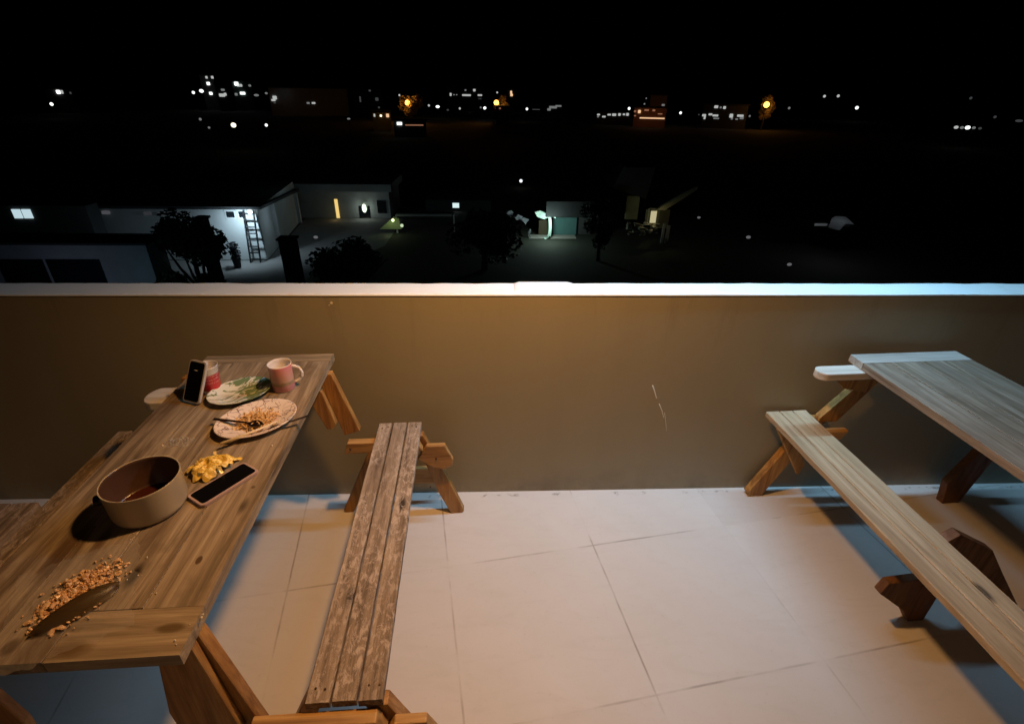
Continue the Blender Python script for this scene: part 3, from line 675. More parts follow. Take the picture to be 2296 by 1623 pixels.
# white house with the ladder
zt = at(598, 468, 38.5).z
hs = empty('house', (-24, 41, GZ), 0, 'white single storey house with a ladder at its lamp lit corner', 'house')
def ch(name, bm, mat, par, smooth=False):         # child built in world coordinates
    o = done(name, bm, mat, par, smooth)
    r = par
    o.matrix_parent_inverse = Matrix.Identity(4)
    off = Vector((0, 0, 0))
    while r is not None and r.type == 'EMPTY': off += Vector(r.location); break
    o.data.transform(Matrix.Translation(-off)); return o
zfar = at(669, 431, 50).z
ch('wall', mk(lambda b: prism_z(b, [(-44, 35.2), (-15.65, 35.2), (-17.25, 46.9), (-44, 46.9)], GZ, zt)), WHITEW, hs)
def roof(bm):
    a = [bm.verts.new(p) for p in ((-44.6, 34.95, zt+.02), (-15.3, 34.95, zt+.02), (-16.95, 47.3, zfar+.05), (-44.6, 47.3, zfar+.05), (-44.6, 34.95, zt+.2), (-15.3, 34.95, zt+.2), (-16.95, 47.3, zfar+.25), (-44.6, 47.3, zfar+.25))]
    for f in ((0, 3, 2, 1), (4, 5, 6, 7), (0, 1, 5, 4), (1, 2, 6, 5), (2, 3, 7, 6), (3, 0, 4, 7)): bm.faces.new([a[i] for i in f])
ch('roof', mk(roof), ROOF, hs)
ch('gable_wall', mk(lambda b: [b.faces.new([b.verts.new(p) for p in ((-15.66, 35.25, zt+.003), (-17.25, 46.85, zt+.003), (-17.25, 46.85, zfar+.03))]), None]), WHITEW, hs)
for (u0, u1, v0, v1) in ((509, 526, 474, 487), (537, 551, 474, 487)):
    vm = (v0+v1)/2; p, q = aty(u0, vm, 35.2), aty(u1, vm, 35.2); p.z, q.z = aty(u0, v1, 35.2).z, aty(u0, v0, 35.2).z
    wn = ch('window', mk(lambda b: box(b, p.x-.12, q.x+.12, 35.14, 35.199, p.z-.12, q.z+.12)), TRIM, hs)
    o = ch('pane', mk(lambda b: box(b, p.x, q.x, 35.10, 35.138, p.z, q.z)), PANE, hs); o.parent = wn
    o.data.transform(Matrix.Identity(4))
for (u, v0, v1, y) in ((626, 478, 535, 0), (668, 430, 500, 0)):
    yy = {626: 38.6, 668: 46.5}[u]; xx = -15.63-1.6*(yy-35.2)/11.7; ch('downpipe', mk(lambda b: box(b, xx, xx+.24, yy-.12, yy+.12, GZ, zt+(zfar-zt)*(yy-35.2)/11.9)), TRIM, hs)
lad = empty('ladder', (-16.2, 34.7, GZ), 0, 'dark metal ladder leaning at the lit corner of the white house', 'ladder')
la = aty(568, 586, 34.9); lb = aty(590, 586, 34.9); 
def rails(bm):
    for x in (la.x, lb.x): tube(bm, [(x, 34.5, GZ), (x+.05, 35.0, zt-.05)], .06, 6)
def rung(bm, k):
        f = (k+.6)/8.2; tube(bm, [(la.x+.05*f, 34.5+.5*f, GZ+(zt-GZ)*f), (lb.x+.05*f, 34.5+.5*f, GZ+(zt-GZ)*f)], .05, 6)
ch('rails', mk(rails), IRON, lad); 
for k in range(8): ch('rung', mk(lambda b: rung(b, k)), IRON, lad)
light('corner_lamp', 'SPOT', (-16.3, 33.6, zt-.1), COOLW, 430, .12, aim=(-17.0, 35.6, GZ+1), spot=168)
light('front_wall_fill', 'POINT', (-23, 31.5, zt-.6), COOLW, 12, .2)  # unseen point light that lifts the dim front wall
light('side_yard_lamp', 'POINT', (-14.3, 37, zt-.8), COOLW, 22, .2)
light('side_lamp', 'POINT', (-14.2, 42.5, zt+.2), COOLW, 10, .12)
cl_ = tag(done('wall_lamp', mk(lambda b: bmesh.ops.create_uvsphere(b, u_segments=12, v_segments=8, radius=.16, matrix=Matrix.Translation((-16.0, 34.9, zt-.12)))), glow('cool_lamp_glass', (.75, .95, 1), 3), smooth=True),
    'small cool white lamp under the eave beside the ladder', 'lamp')
# neighbouring dim house in the lower left
h2 = empty('house', (-18, 21, GZ), 0, 'dim flat roofed house low at the left, only faintly lit', 'house')
pa, pb = aty(-140, 560, 21), aty(325, 548, 21)
ch('wall', mk(lambda b: box(b, pa.x, pb.x, 21, 22.2, GZ, pb.z)), DIMW, h2)
ch('roof', mk(lambda b: box(b, pa.x-.4, pb.x+.15, 20.8, 22.4, pb.z+.003, pb.z+.09)), ROOF, h2)
for u0, u1 in ((20, 95), (128, 222)):
    p, q = aty(u0, 640, 21), aty(u1, 582, 21); ch('window', mk(lambda b: box(b, p.x, q.x, 20.95, 20.998, p.z-.5, q.z)), PANE, h2)
light('left_yard_lamp', 'POINT', (pb.x-.1, 19.2, pb.z-1.2), (.35, .8, 1), 4, .15)
light('left_fill_lamp', 'POINT', (-17, 18.5, -5.5), (.6, .7, 1), 14, .3)
# lit windows and lamps on the far left wing
h3 = empty('house', (-38, 33, GZ), 0, 'unlit long house at the far left with two bright window panes', 'house')
q0, q1 = aty(-30, 462, 33.5), aty(190, 462, 33.5)
ch('wall', mk(lambda b: box(b, q0.x, q1.x, 33.5, 34.6, GZ, q1.z)), DARKW, h3)
LITC = glow('cool_window_glow', (.62, .82, .9), .8)
for u0, u1 in ((28, 46), (50, 69)):
    p, q = aty(u0, 480, 33.4), aty(u1, 480, 33.4); p.z, q.z = aty(u0, 490, 33.4).z, aty(u0, 470, 33.4).z; ch('lit_window', mk(lambda b: box(b, p.x, q.x, 33.42, 33.498, p.z, q.z)), LITC, h3)
def dot(u, v, s, rpx, mat, label, cat='lamp', name='lamp', sq=1.0, group=None):
    c = at(u, v, s); r = rpx*s/F
    o = done(name, mk(lambda b: bmesh.ops.create_uvsphere(b, u_segments=12, v_segments=8, radius=r)), mat, smooth=True); o.location = c; o.scale = (sq, 1, 1); o['label'] = label; o['category'] = cat
    if group: o['group'] = group
    return o
DIMG = glow('dim_grey_glow', (.5, .5, .56), .12); DIMG2 = glow('faint_grey_glow', (.5, .52, .6), .05)
for i, (u, v, mt_) in enumerate(((236, 477, DIMG), (330, 479, DIMG2), (362, 480, DIMG2), (392, 480, DIMG2))):
    p = aty(u, v, 35.05)
    o = done('eave_lamp', mk(lambda b: box(b, -.22, .22, -.08, .08, -.1, .1)), mt_, hs); o.location = (p.x+24, 35.1-41, p.z-GZ)
# house with the yellow doorway and white lamp
h4 = empty('house', (-13, 50, GZ), 0, 'grey house with a yellow lit doorway and a white wall lamp', 'house')
zb = at(820, 430, 49.5).z; zr = at(820, 413, 49.5).z
ch('wall', mk(lambda b: box(b, -18.5, -9.35, 48.5, 54, GZ, zb)), DIMW, h4)
ch('roof', mk(lambda b: box(b, -18.9, -9.0, 48.0, 54.5, zb+.003, zr)), DIMW, h4)
def onB(u, v): return aty(u, v, 48.45)
def rectB(name, u0, u1, v0, v1, mat, par, y=48.45, th=.045):
    vm = (v0+v1)/2; p, q = aty(u0, vm, y), aty(u1, vm, y); p.z, q.z = aty(u0, v1, y).z, aty(u0, v0, y).z; return ch(name, mk(lambda b: box(b, p.x, q.x, y, y+th, p.z, q.z)), mat, par)
rectB('lit_doorway', 752, 759, 447, 490, glow('warm_door_glow', (1, .68, .22), .9), h4)
rectB('window', 846, 866, 450, 478, PANE, h4); rectB('door', 806, 830, 462, 497, PANE, h4)
lo = onB(818, 466); light('house_lamp', 'POINT', (lo.x, 47.9, lo.z), (.8, .95, .85), 16, .1)
tag(ch('wall_lamp', mk(lambda b: bmesh.ops.create_uvsphere(b, u_segments=12, v_segments=8, radius=.2, matrix=Matrix.Translation((lo.x, 48.2, lo.z)) @ Matrix.Diagonal((1, 1, 1.9, 1)))), glow('greenish_white_glow', (.85, 1, .8), 2.2), None if False else empty('lamp_mount', (lo.x, 48.3, GZ))), None, None)
bpy.data.objects['wall_lamp'].name if False else None
lmE = bpy.data.objects['lamp_mount']; lmE.name = 'wall_lamp'; tag(lmE, 'bright white lamp on the front of the grey house, beside its dark window', 'lamp')
for c_ in lmE.children: c_.name = 'lamp_bulb'
done('lamp_bracket', mk(lambda b: box(b, -.05, .05, 0, .15, lo.z-GZ-.5, lo.z-GZ-.4)), IRON, lmE)
light('door_glow', 'POINT', (onB(756, 470).x, 47.4, onB(756, 480).z), (1, .7, .25), 2.2, .1)
# yellow green lit lean-to with its awning
aw = empty('shelter', (-9, 44, GZ), 0, 'low shelter with a thin pale roof edge and a yellow green lit gable', 'shelter')
s_ = 43.5
def tri(bm):
    P_ = [at(u, v, s_) for u, v in ((851, 514), (882, 487), (894, 490), (900, 514))]
    a = [bm.verts.new(p) for p in P_]; b = [bm.verts.new(p+Vector((0, .12, 0))) for p in P_]
    bm.faces.new(a); bm.faces.new(b[::-1]); [bm.faces.new([a[i], b[i], b[(i+1) % 4], a[(i+1) % 4]]) for i in range(4)]
ch('gable', mk(tri), plain('yellow_green_wall', (.40, .45, .26), .8), aw)
e0 = at(888, 482, 43); e1 = atz(1012, 482, e0.z)
ch('roof_edge', mk(lambda b: quadbox(b, (e0.x, e0.y), (e1.x, e1.y), e0.z-.11, e0.z+.08, .1)), plain('pale_roof_edge', (.4, .4, .4), .7), aw)
ch('roof', mk(lambda b: prism_z(b, [(e0.x, e0.y+.12), (e1.x, e1.y+.12), (e1.x+.2, e1.y+.9), (e0.x, e0.y+.9)], e0.z-.1, e0.z+.06)), ROOF, aw)
for u in (889, 1018):
    pz_ = at(u, 500, 43.6); ch('post', mk(lambda b: box(b, pz_.x-.06, pz_.x+.06, pz_.y, pz_.y+.12, GZ, e0.z-.12)), TRIM, aw)
lp = at(880, 496, 43.0); light('shelter_lamp', 'POINT', (lp.x, lp.y-.2, lp.z), (.8, 1, .45), 7, .08)
YG = glow('yellow_green_glow', (.8, 1, .45), 2.2)
dot(881, 494, 42.9, 3.2, YG, 'yellow green lamp at the tip of the lit gable of the low shelter')
dot(901, 506, 43.1, 3.6, glow('pale_green_glow', (.75, .95, .6), .75), 'paler green lamp hanging just under the shelter roof edge')
# a single square lit window, standing in the dark
hq = empty('house', (at(1022, 470, 52).x, 52, GZ), 0, 'unlit house in the dark with one small square white window', 'house')
c_ = at(1022, 461, 52)
ch('wall', mk(lambda b: box(b, c_.x-3, c_.x+3.5, c_.y+.06, c_.y+5, GZ, c_.z+.5)), ROOF, hq)
wd = 7*52/F; hh = 5*52/F
ch('lit_window', mk(lambda b: box(b, c_.x-wd, c_.x+wd, c_.y, c_.y+.058, c_.z-hh, c_.z+hh)), glow('square_window_glow', (.75, .95, .95), .95), hq)
MUL = None

# mint lit porch
hp = empty('house', (5.5, 42, GZ), 0, 'small house whose open porch is lit mint green', 'house')
Yp = 41.5
TEAL = plain('teal_porch_wall', (.12, .26, .26), .8, var=.15, sc_=2)
rectB('porch_wall', 1240, 1292, 488, 538, TEAL, hp, 42.6)
rectB('side_wall', 1292, 1325, 470, 540, DARKW, hp, 42.8)
rectB('porch_floor', 1186, 1292, 534, 541, plain('pale_porch_floor', (.5, .45, .42), .8), hp, 41.3, 1.2)
rectB('roof', 1225, 1330, 452, 487, ROOF, hp, 41.0, .3)
MINT = plain('mint_post', (.62, .78, .7), .7)
def mpost(bm):
    pts = [at(u, v, Yp) for u, v in ((1229, 478), (1233, 490), (1234, 512), (1232, 528), (1222, 536))]; tube(bm, pts, .13, 8, .16)
ch('porch_post', mk(mpost), MINT, hp)
def tarp(bm):
    A = [at(u, v, Yp-.1) for u, v in ((1199, 476), (1212, 473), (1226, 480), (1238, 476), (1247, 490), (1236, 486), (1220, 492), (1206, 488))]
    a = [bm.verts.new(p+Vector((0, .1*(i % 2), 0))) for i, p in enumerate(A)]; b = [bm.verts.new(p+Vector((0, .25, .02))) for p in A]
    bm.faces.new(a); bm.faces.new(b[::-1]); [bm.faces.new([a[i], b[i], b[(i+1) % 8], a[(i+1) % 8]]) for i in range(8)]
ch('hanging_tarp', mk(tarp), MINT, hp)
pl_ = at(1232, 500, Yp-1.2); light('porch_lamp', 'POINT', tuple(pl_), (.7, 1, .88), 130, .15)
rectB('inner_door', 1208, 1228, 494, 530, plain('dim_brown_door', (.10, .07, .04), .8), hp, 42.4)
# things at its left: a pale car-like heap and small posts
hc = empty('junk_heap', (1.6, 42, GZ), 0, 'grey heap of scrap and tarpaulin lit beside the mint porch', 'junk heap')
SCR = plain('grey_scrap', (.26, .27, .30), .6, var=.3, sc_=4)
for nm, (u, v, rp, zz) in (('tarp_lump', (1160, 488, 11, .6)), ('tarp_lump', (1176, 495, 9, .7)), ('scrap_sheet', (1143, 478, 6, 1.4)), ('scrap_post', (1187, 524, 3.5, 2.8))):
    p = at(u, v, 41.6); r = rp*41.6/F
    bm = bmesh.new(); bmesh.ops.create_icosphere(bm, subdivisions=3, radius=r, matrix=Matrix.Translation(p) @ Matrix.Diagonal((1, .6, zz, 1)))
    for vv in bm.verts: vv.co += Vector((noise.noise(vv.co*3), noise.noise(vv.co*3+Vector((5, 0, 0))), noise.noise(vv.co*3+Vector((0, 5, 0)))))*.22
    ch(nm, bm, SCR, hc)
pl_ = at(1172, 492, 40.4); light('heap_lamp', 'POINT', tuple(pl_), (.8, .85, 1), 5, .15)
dot(1168, 406, 66, 3.4, glow('white_glow_small', (.9, .95, 1), 1.2), 'lone white lamp high above the mint lit porch', name='lamp')
# yellow house at the right
hy = empty('house', (13, 41, GZ), 0, 'yellowish house with a lit doorway under a slanting roof edge', 'house')
rectB('wall', 1404, 1448, 436, 500, YELW, hy, 41.5, .2) if False else rectB('wall', 1404, 1432, 440, 492, YELW, hy, 41.9, .2); rectB('wall', 1448, 1500, 470, 512, YELW, hy, 41.4, .2)
rectB('lit_doorway', 1459, 1472, 474, 500, glow('pale_yellow_door', (1, .88, .5), .5), hy, 41.25, .1)
for (u0, u1, v0, v1) in ((1453, 1458, 468, 503), (1472, 1478, 468, 503), (1458, 1472, 467, 473)): rectB('door_frame', u0, u1, v0, v1, plain('cream_frame', (.75, .68, .45), .7), hy, 41.2, .12)
def eave(bm):
    A = [at(u, v, 41.0) for u, v in ((1476, 470), (1484, 463), (1530, 438), (1566, 420), (1561, 427), (1528, 449), (1490, 472))]
    a = [bm.verts.new(p) for p in A]; b = [bm.verts.new(p+Vector((.03, .35, .02))) for p in A]; n = len(A)
    bm.faces.new(a); bm.faces.new(b[::-1]); [bm.faces.new([a[i], b[i], b[(i+1) % n], a[(i+1) % n]]) for i in range(n)]
ch('slanting_eave', mk(eave), plain('ochre_eave', (.26, .24, .15), .8), hy)
ch('roof', mk(lambda b: [prism_y(b, [(at(1385, 432, 41).x, at(1385, 432, 41).z), (at(1470, 465, 41).x, at(1470, 465, 41).z+.1), (at(1490, 425, 41).x, at(1430, 385, 41).z), (at(1420, 400, 41).x, at(1430, 385, 41).z)], 41.8, 45)]), ROOF, hy)
for u0, u1, v0, v1 in ((1484, 1489, 502, 550), (1494, 1501, 506, 540), (1490, 1494, 535, 552)): rectB('fence_post', u0, u1, v0, v1, TRIM, hy, 40.0, .12)
pl_ = at(1466, 486, 40.3); light('yellow_porch_lamp', 'POINT', tuple(pl_), (1, .86, .45), 8, .1)
def clutter(bm):
    rnd = random.Random(2)
    for k in range(40):
        p = at(rnd.uniform(1408, 1474), rnd.uniform(500, 524), rnd.uniform(39.6, 41)); r = rnd.uniform(.06, .2)
        box(bm, p.x-r, p.x+r, p.y-r, p.y+r, p.z-r*.6, p.z+r*.5, jit=r*.4)
cb_ = ch('clutter', mk(clutter), plain('pale_clutter', (.30, .29, .24), .8, var=.3, sc_=4), hy); cb_['kind'] = 'stuff'
# pale sheet of roof at the right
rs = empty('shed', (32, 44, GZ), 0, 'small shed with a crumpled pale grey roof sheet, alone in the dark at the right', 'shed')
def sheet(bm):
    A = [at(u, v, 44) for u, v in ((1866, 489), (1880, 487), (1908, 490), (1915, 503), (1906, 512), (1890, 509), (1882, 517), (1862, 512))]
    c = sum((p for p in A), Vector())/len(A); cv = bm.verts.new(c+Vector((0, -.35, .1))); a = [bm.verts.new(p+Vector((0, .3*(i % 3), 0))) for i, p in enumerate(A)]
    for i in range(len(a)): bm.faces.new([a[i], a[(i+1) % len(a)], cv])
    bmesh.ops.solidify(bm, geom=bm.faces[:], thickness=.05)
ch('roof_sheet', mk(sheet), plain('crumpled_grey_sheet', (.5, .52, .53), .6, var=.3, sc_=2), rs)
rectB('wall', 1860, 1912, 505, 540, DARKW, rs, 44.8, 2)
q = at(1841, 505, 44); ch('loose_board', mk(lambda b: box(b, q.x-.5, q.x+.45, q.y, q.y+.1, q.z-.06, q.z+.1, jit=.05)), TRIM, rs)
pl_ = at(1890, 480, 42.3); light('shed_fill', 'POINT', tuple(pl_), (.85, .92, 1), 24, .2)  # unseen point light that brightens the roof sheet
G3 = 'faint specks of light in the dark yards'
for u, v, s, lab in ((1567, 488, 45, 'faint speck of light to the right of the slanting eave'), (1678, 532, 38, 'faint grey speck of light low in the dark right of the yellowish house'), (1770, 593, 30, 'lowest faint speck of light, just above the white wall top at the right'), (708, 532, 40, 'faint white speck of light in the paved yard of the white house')):
    dot(u, v, s, 3.0 if u != 1567 else 2.2, glow('speck_glow', (.6, .6, .65), .18), lab, sq=1.6, group=G3)

# dark trees and posts in front
def tree(p, h, r, n, label, seed=0, crown_z=.55, mat=LEAF):
    rnd = random.Random(seed); e = empty('tree', (p.x, p.y, GZ), rnd.uniform(0, 6), label, 'tree')
    bm = bmesh.new(); tube(bm, [(0, 0, 0), (.1*r, 0, h*.3), (.05*r, .1*r, h*.6), (.1*r, .1*r, h*.85)], r*.09, 8, r*.03)
    for k in range(5):
        a = k*1.256+rnd.random(); tube(bm, [(.08*r, 0, h*.4), (r*.4*math.cos(a), r*.4*math.sin(a), h*.62), (r*.7*math.cos(a), r*.7*math.sin(a), h*.8)], r*.045, 6, r*.012)
    done('trunk', bm, BARK, e)
    bm = bmesh.new(); cl = []
    for k in range(16):
        a = rnd.uniform(0, 6.28); q = rnd.random()**.5*r*.75; z = h*rnd.uniform(crown_z, .95); q *= 1-.5*abs((z/h-.7)/.3); cl.append((Vector((q*math.cos(a), q*math.sin(a), z)), r*rnd.uniform(.22, .42)))
    for k in range(n):
        c, rr = rnd.choice(cl); d = Vector((rnd.gauss(0, 1), rnd.gauss(0, 1), rnd.gauss(0, .8))).normalized()*rr*rnd.random()**.4
        p_ = c+d; s_ = r*rnd.uniform(.035, .07); a_ = Vector((rnd.uniform(-1, 1), rnd.uniform(-1, 1), rnd.uniform(-.6, .6))).normalized()*s_; b_ = a_.orthogonal().normalized()*s_*.6
        bm.faces.new([bm.verts.new(p_-a_), bm.verts.new(p_+b_), bm.verts.new(p_+a_), bm.verts.new(p_-b_)])
    me_ = bpy.data.meshes.new('crown'); bm.to_mesh(me_); bm.free(); link('crown', me_, mat, e); return e
tp = at(412, 515, 25); tree(Vector((tp.x, tp.y, 0)), tp.z-GZ+.5, 2.0, 9000, 'dark round tree standing before the white house, left of the ladder', 1, .12)
tp = at(790, 575, 27); tree(Vector((tp.x, tp.y, 0)), at(790, 560, 27).z-GZ, 2.6, 3000, 'dark bushy tree just over the parapet, below the grey house', 2, .3)
tp = at(1085, 505, 33); tree(Vector((tp.x, tp.y, 0)), at(1085, 492, 33).z-GZ, 2.8, 3500, 'dark tree to the left of the mint lit porch', 3, .3)
tp = at(1350, 480, 36); tree(Vector((tp.x, tp.y, 0)), at(1350, 452, 36).z-GZ, 1.7, 3500, 'dark tree between the mint porch and the yellowish house', 4, .3)
PIL = plain('dark_pillar', (.03, .03, .035), .9)
GP = 'dark pillars before the white house'
for u0, u1, v, lab in ((622, 663, 540, 'thick dark pillar right of the ladder'), (432, 460, 495, 'tall dark pillar left of the two small windows')):
    s = 27; p, q = at(u0, v, s), at(u1, v, s)
    bm = mk(lambda b: box(b, p.x, q.x, p.y, p.y+.6, GZ, p.z)); bmesh.ops.recalc_face_normals(bm, faces=bm.faces); soften(bm, .05)
    o = done('pillar', bm, PIL); tag(o, lab, 'pillar', GP)
    bm = mk(lambda b: box(b, p.x-.06, q.x+.06, p.y-.06, p.y+.66, p.z+.003, p.z+.1)); done('pillar_cap', bm, PIL, o)
fp = empty('potted_plant', tuple(atz(534, 600, GZ+.005)), 0, 'dark leggy plant in a tall pot left of the ladder foot', 'plant')
pp = Vector(fp.location)
def pb_(bm):
    prof = [(0, 0), (.2, 0), (.28, .7), (.24, .7), (0, .66)]; lathe(bm, prof, 16)
tpz = at(534, 543, math.hypot(pp.x, pp.y)).z-pp.z
done('pot', mk(pb_), PIL, fp)
def plf(bm):
    rnd = random.Random(9)
    for k in range(260):
        z = rnd.uniform(.6, tpz); x = rnd.gauss(0, .13); y = rnd.gauss(0, .13); a = Vector((rnd.uniform(-1, 1), rnd.uniform(-1, 1), rnd.uniform(-1, 1))).normalized()*.13; b = a.orthogonal().normalized()*.05
        c = Vector((x, y, z)); bm.faces.new([bm.verts.new(c-a), bm.verts.new(c+b), bm.verts.new(c+a), bm.verts.new(c-b)])
    tube(bm, [(0, 0, .5), (.03, 0, tpz*.9)], .03, 6)
done('leaves', mk(plf), PIL, fp)
fp.location.z = pp.z

# ------------------------------------------------------------------ the far town
def dep(u, v): d = ray(u, v); return -d.z/math.hypot(d.x, d.y)
def dist_for(u, v, above=4.5, mx=320):
    k = dep(u, v); return mx if k < (10.65-above)/mx else (10.65-above)/k
COLS = {'w': ((.95, 1, .97), 1.5), 'm': ((.85, .88, .85), .5), 'd': ((.7, .72, .72), .22), 'f': ((.6, .62, .65), .07), 'y': ((1, .95, .7), 1.8), 'o': ((1, .42, .07), 5.0), 'a': ((1, .62, .35), .9), 'n': ((1, .45, .25), .25)}
GM = {k: glow({'w': 'white', 'm': 'soft_white', 'd': 'dim_white', 'f': 'faint_white', 'y': 'yellowish', 'o': 'sodium_orange', 'a': 'amber', 'n': 'dim_orange'}[k]+'_lamp_glow', c, e) for k, (c, e) in COLS.items()}
TG = 'street lamps scattered over the far town'
def street_lamp(u, v, r, k, label, sq=1.0, mx=320):
    s = dist_for(u, v, 4.5, mx); c = at(u, v, s); R_ = r*s/F*(.8 if k != 'o' else 1)
    e = empty('street_lamp', (c.x, c.y, GZ), 0, label, 'street lamp', TG)
    h = c.z-GZ
    ang = math.atan2(c.x, c.y)
    bm = mk(lambda b: bmesh.ops.create_uvsphere(b, u_segments=14, v_segments=10, radius=R_, matrix=Matrix.Translation((0, 0, h)) @ Matrix.Rotation(-ang, 4, 'Z') @ Matrix.Diagonal((sq, 1, 1, 1))))
    done('lamp_head', bm, GM[k], e, True)
    done('pole', mk(lambda b: tube(b, [(0, R_*.6, 0), (0, R_*.6, h*.6), (0, R_*.3, h-R_*.5)], .12, 6, .07)), IRON, e)
    return e, s
SL = [(115.6, 234, 3.0, 'w', 'white street lamp alone below the twin windows at the far left'),
 (433.5, 208, 3.0, 'w', 'white street lamp at the left end of the big far left cluster'), (451.6, 204.5, 3.4, 'w', 'second white street lamp from the left end of the big cluster', 1.3),
 (449, 267.8, 2.8, 'd', 'dim street lamp below the left end of the big cluster'), (468.7, 286.6, 2.4, 'd', 'lowest dim street lamp under the big cluster'),
 (574.8, 214, 2.4, 'd', 'dim wide lamp between the big cluster and the grey warehouse', 2.2), (597, 209.6, 2.2, 'd', 'dim lamp touching the left end of the grey warehouse', 1.4),
 (597, 281, 3.2, 'w', 'white lamp with a tail of light on the wall beneath, under the grey warehouse'), (523.5, 281, 5.0, 'y', 'yellowish white lamp under the middle of the big cluster', 1.1),
 (781.8, 266.8, 2, 'd', 'dim flat lamp left of the small amber windowed house', 2), (895.5, 214, 2.3, 'm', 'small white lamp above left of the first orange lamp'),
 (961.6, 237, 2.6, 'm', 'white lamp right of the first orange lamp'), (981.4, 239.7, 3.0, 'w', 'brighter wide white lamp right of the first orange lamp', 1.7), (1004, 247, 2.0, 'f', 'faint lamp between the first two orange lamps', 1.6),
 (1031, 243.8, 2.6, 'm', 'white lamp midway between the first two orange lamps'), (1077.9, 241.5, 2.2, 'd', 'dim lamp just left of the second orange lamp'), (1087, 242.8, 3.3, 'w', 'white lamp close to the left of the second orange lamp', 1.2),
 (1114.8, 207.9, 2.2, 'm', 'small white lamp above the second orange lamp'), (1181.5, 244.9, 3.0, 'w', 'white lamp right of the second orange lamp'),
 (1410.7, 243.8, 3.2, 'w', 'white lamp above the row of lit stalls'), (1445, 233.6, 2.0, 'd', 'upper left dim lamp over the orange lit building'), (1449, 221, 1.6, 'd', 'tiny lamp highest over the orange lit building'),
 (1526, 253.6, 3.0, 'w', 'white lamp alone between the orange lit building and the third orange lamp'), (1567, 257.6, 1.6, 'f', 'faint lamp left of the low white lit building'), (1681, 260.8, 2.2, 'd', 'dim lamp left below the third orange lamp'),
 (1769.5, 242.9, 2.6, 'd', 'dim lamp right of the third orange lamp'), (1848.6, 216.4, 2.8, 'm', 'left one of the pair of high lamps at the right'), (1879.6, 215.7, 2.8, 'm', 'right one of the pair of high lamps at the right'),
 (1921.3, 242.2, 3.3, 'w', 'bright white lamp below right of the high pair'), (2176.8, 220.5, 2.4, 'f', 'faint high lamp near the right edge of the picture'),
 (2231, 262.8, 2.4, 'f', 'faint lamp right of the row of five lamps'), (2285, 271.4, 2.2, 'f', 'faint wide lamp at the far right edge', 2.6)]
for a in SL: street_lamp(*a)
for i, (u, v) in enumerate(((2144, 285.9), (2157, 286.6), (2169.8, 286.6), (2183.6, 287), (2197.5, 288.3))):
    street_lamp(u, v, (2.9, 2.5, 3.4, 2.3, 2.2)[i], 'mdwdf'[i] if i != 0 else 'm', ('leftmost', 'second', 'brightest middle', 'fourth', 'faint last')[i]+' of the low row of five lamps at the right', 1.3)
for u, v, lab, pw_ in ((913.8, 231, 'bright orange street lamp above the small amber windowed house', 2600), (1113, 231, 'bright orange street lamp in the middle of the far town', 2800), (1718.8, 235.3, 'bright orange street lamp farthest right', 1200)):
    e, s = street_lamp(u, v, 5.0, 'o', lab, 1.0, 210)
    c = Vector(e.location); hz = at(u, v, s).z
    light('sodium_light', 'POINT', (c.x, c.y-1.6, hz), (1, .38, .06), pw_*.35, .5)
# trees added behind the orange lamps to catch their light as halos
DLEAF = plain('lamp_lit_foliage', (.28, .22, .12), .8, var=.4, sc_=1)  # leaf colour lightened to strengthen the lamp glow
for i, (u, w_px, lab) in enumerate(((922, 22, 'tree added as an orange halo beside the leftmost orange street lamp'), (1122, 16, 'tree added as an orange halo beside the middle orange street lamp'), (1713, 14, 'tree added as a faint halo beside the rightmost orange street lamp'))):
    s = 213; p = at(u, 255, s); r = w_px*s/F*1.3
    tree(Vector((p.x, p.y, 0)), at(u, 222, s).z-GZ+1, r, 3600, lab, 20+i, .35, DLEAF)

BG = 'buildings of the far town'
def bldg(label, u0, u1, v0, v1, wall, wins=(), s=None, roofpx=0):
    """a far block facing the terrace; window rows are parts"""
    s = s or 300
    a, b = at(u0, v1, s), at(u1, v1, s); top = at((u0+u1)/2, v0, s).z
    e = empty('building', ((a.x+b.x)/2, (a.y+b.y)/2, GZ), 0, label, 'building', BG)
    ang = math.atan2(b.y-a.y, b.x-a.x); e.rotation_euler[2] = ang; wd_ = (b-a).to_2d().length
    h = top-GZ
    done('wall', mk(lambda q: box(q, -wd_/2, wd_/2, 0, 9, 0, h)), wall, e)
    done('roof', mk(lambda q: box(q, -wd_/2-.4, wd_/2+.4, -.4, 9.4, h+.003, h+.4)), ROOF, e)
    for (u, v, hw, hh_, k) in wins:
        hw *= .85; hh_ *= .8
        c = at(u, v, s); dx = (Vector((c.x, c.y, 0))-Vector((e.location.x, e.location.y, 0))).dot(Vector((math.cos(ang), math.sin(ang), 0))); zc = c.z-GZ
        bm = mk(lambda q: box(q, dx-hw*s/F, dx+hw*s/F, -.12, -.002, zc-hh_*s/F, zc+hh_*s/F)); bmesh.ops.recalc_face_normals(bm, faces=bm.faces); soften(bm, min(hw, hh_)*s/F*.55, 3)
        done('lit_window', bm, GM[k], e)
    return e
bldg('dark block at the far left with a pair of lit windows near its top', 110, 172, 200, 228, DARKW, [(130.7, 206.8, 3, 3.4, 'w'), (138.6, 206.8, 2, 3, 'm'), (158, 209, 1.4, 2, 'f')])
bldg('tall dark block of the big cluster with two small lights at the top', 457, 487, 170, 215, DARKW, [(463, 174, 2, 2.4, 'm'), (476, 174, 2.3, 2.6, 'm'), (467, 188, 3, 3, 'w'), (472.8, 210, 3, 2.8, 'w')], 330)
bldg('low dark block in the middle of the big cluster with wide lit windows', 488, 524, 197, 218, DARKW, [(497.8, 214, 5.5, 3, 'm'), (505, 212, 2.4, 2.8, 'm'), (499.5, 202, 3.4, 2, 'd')], 315)
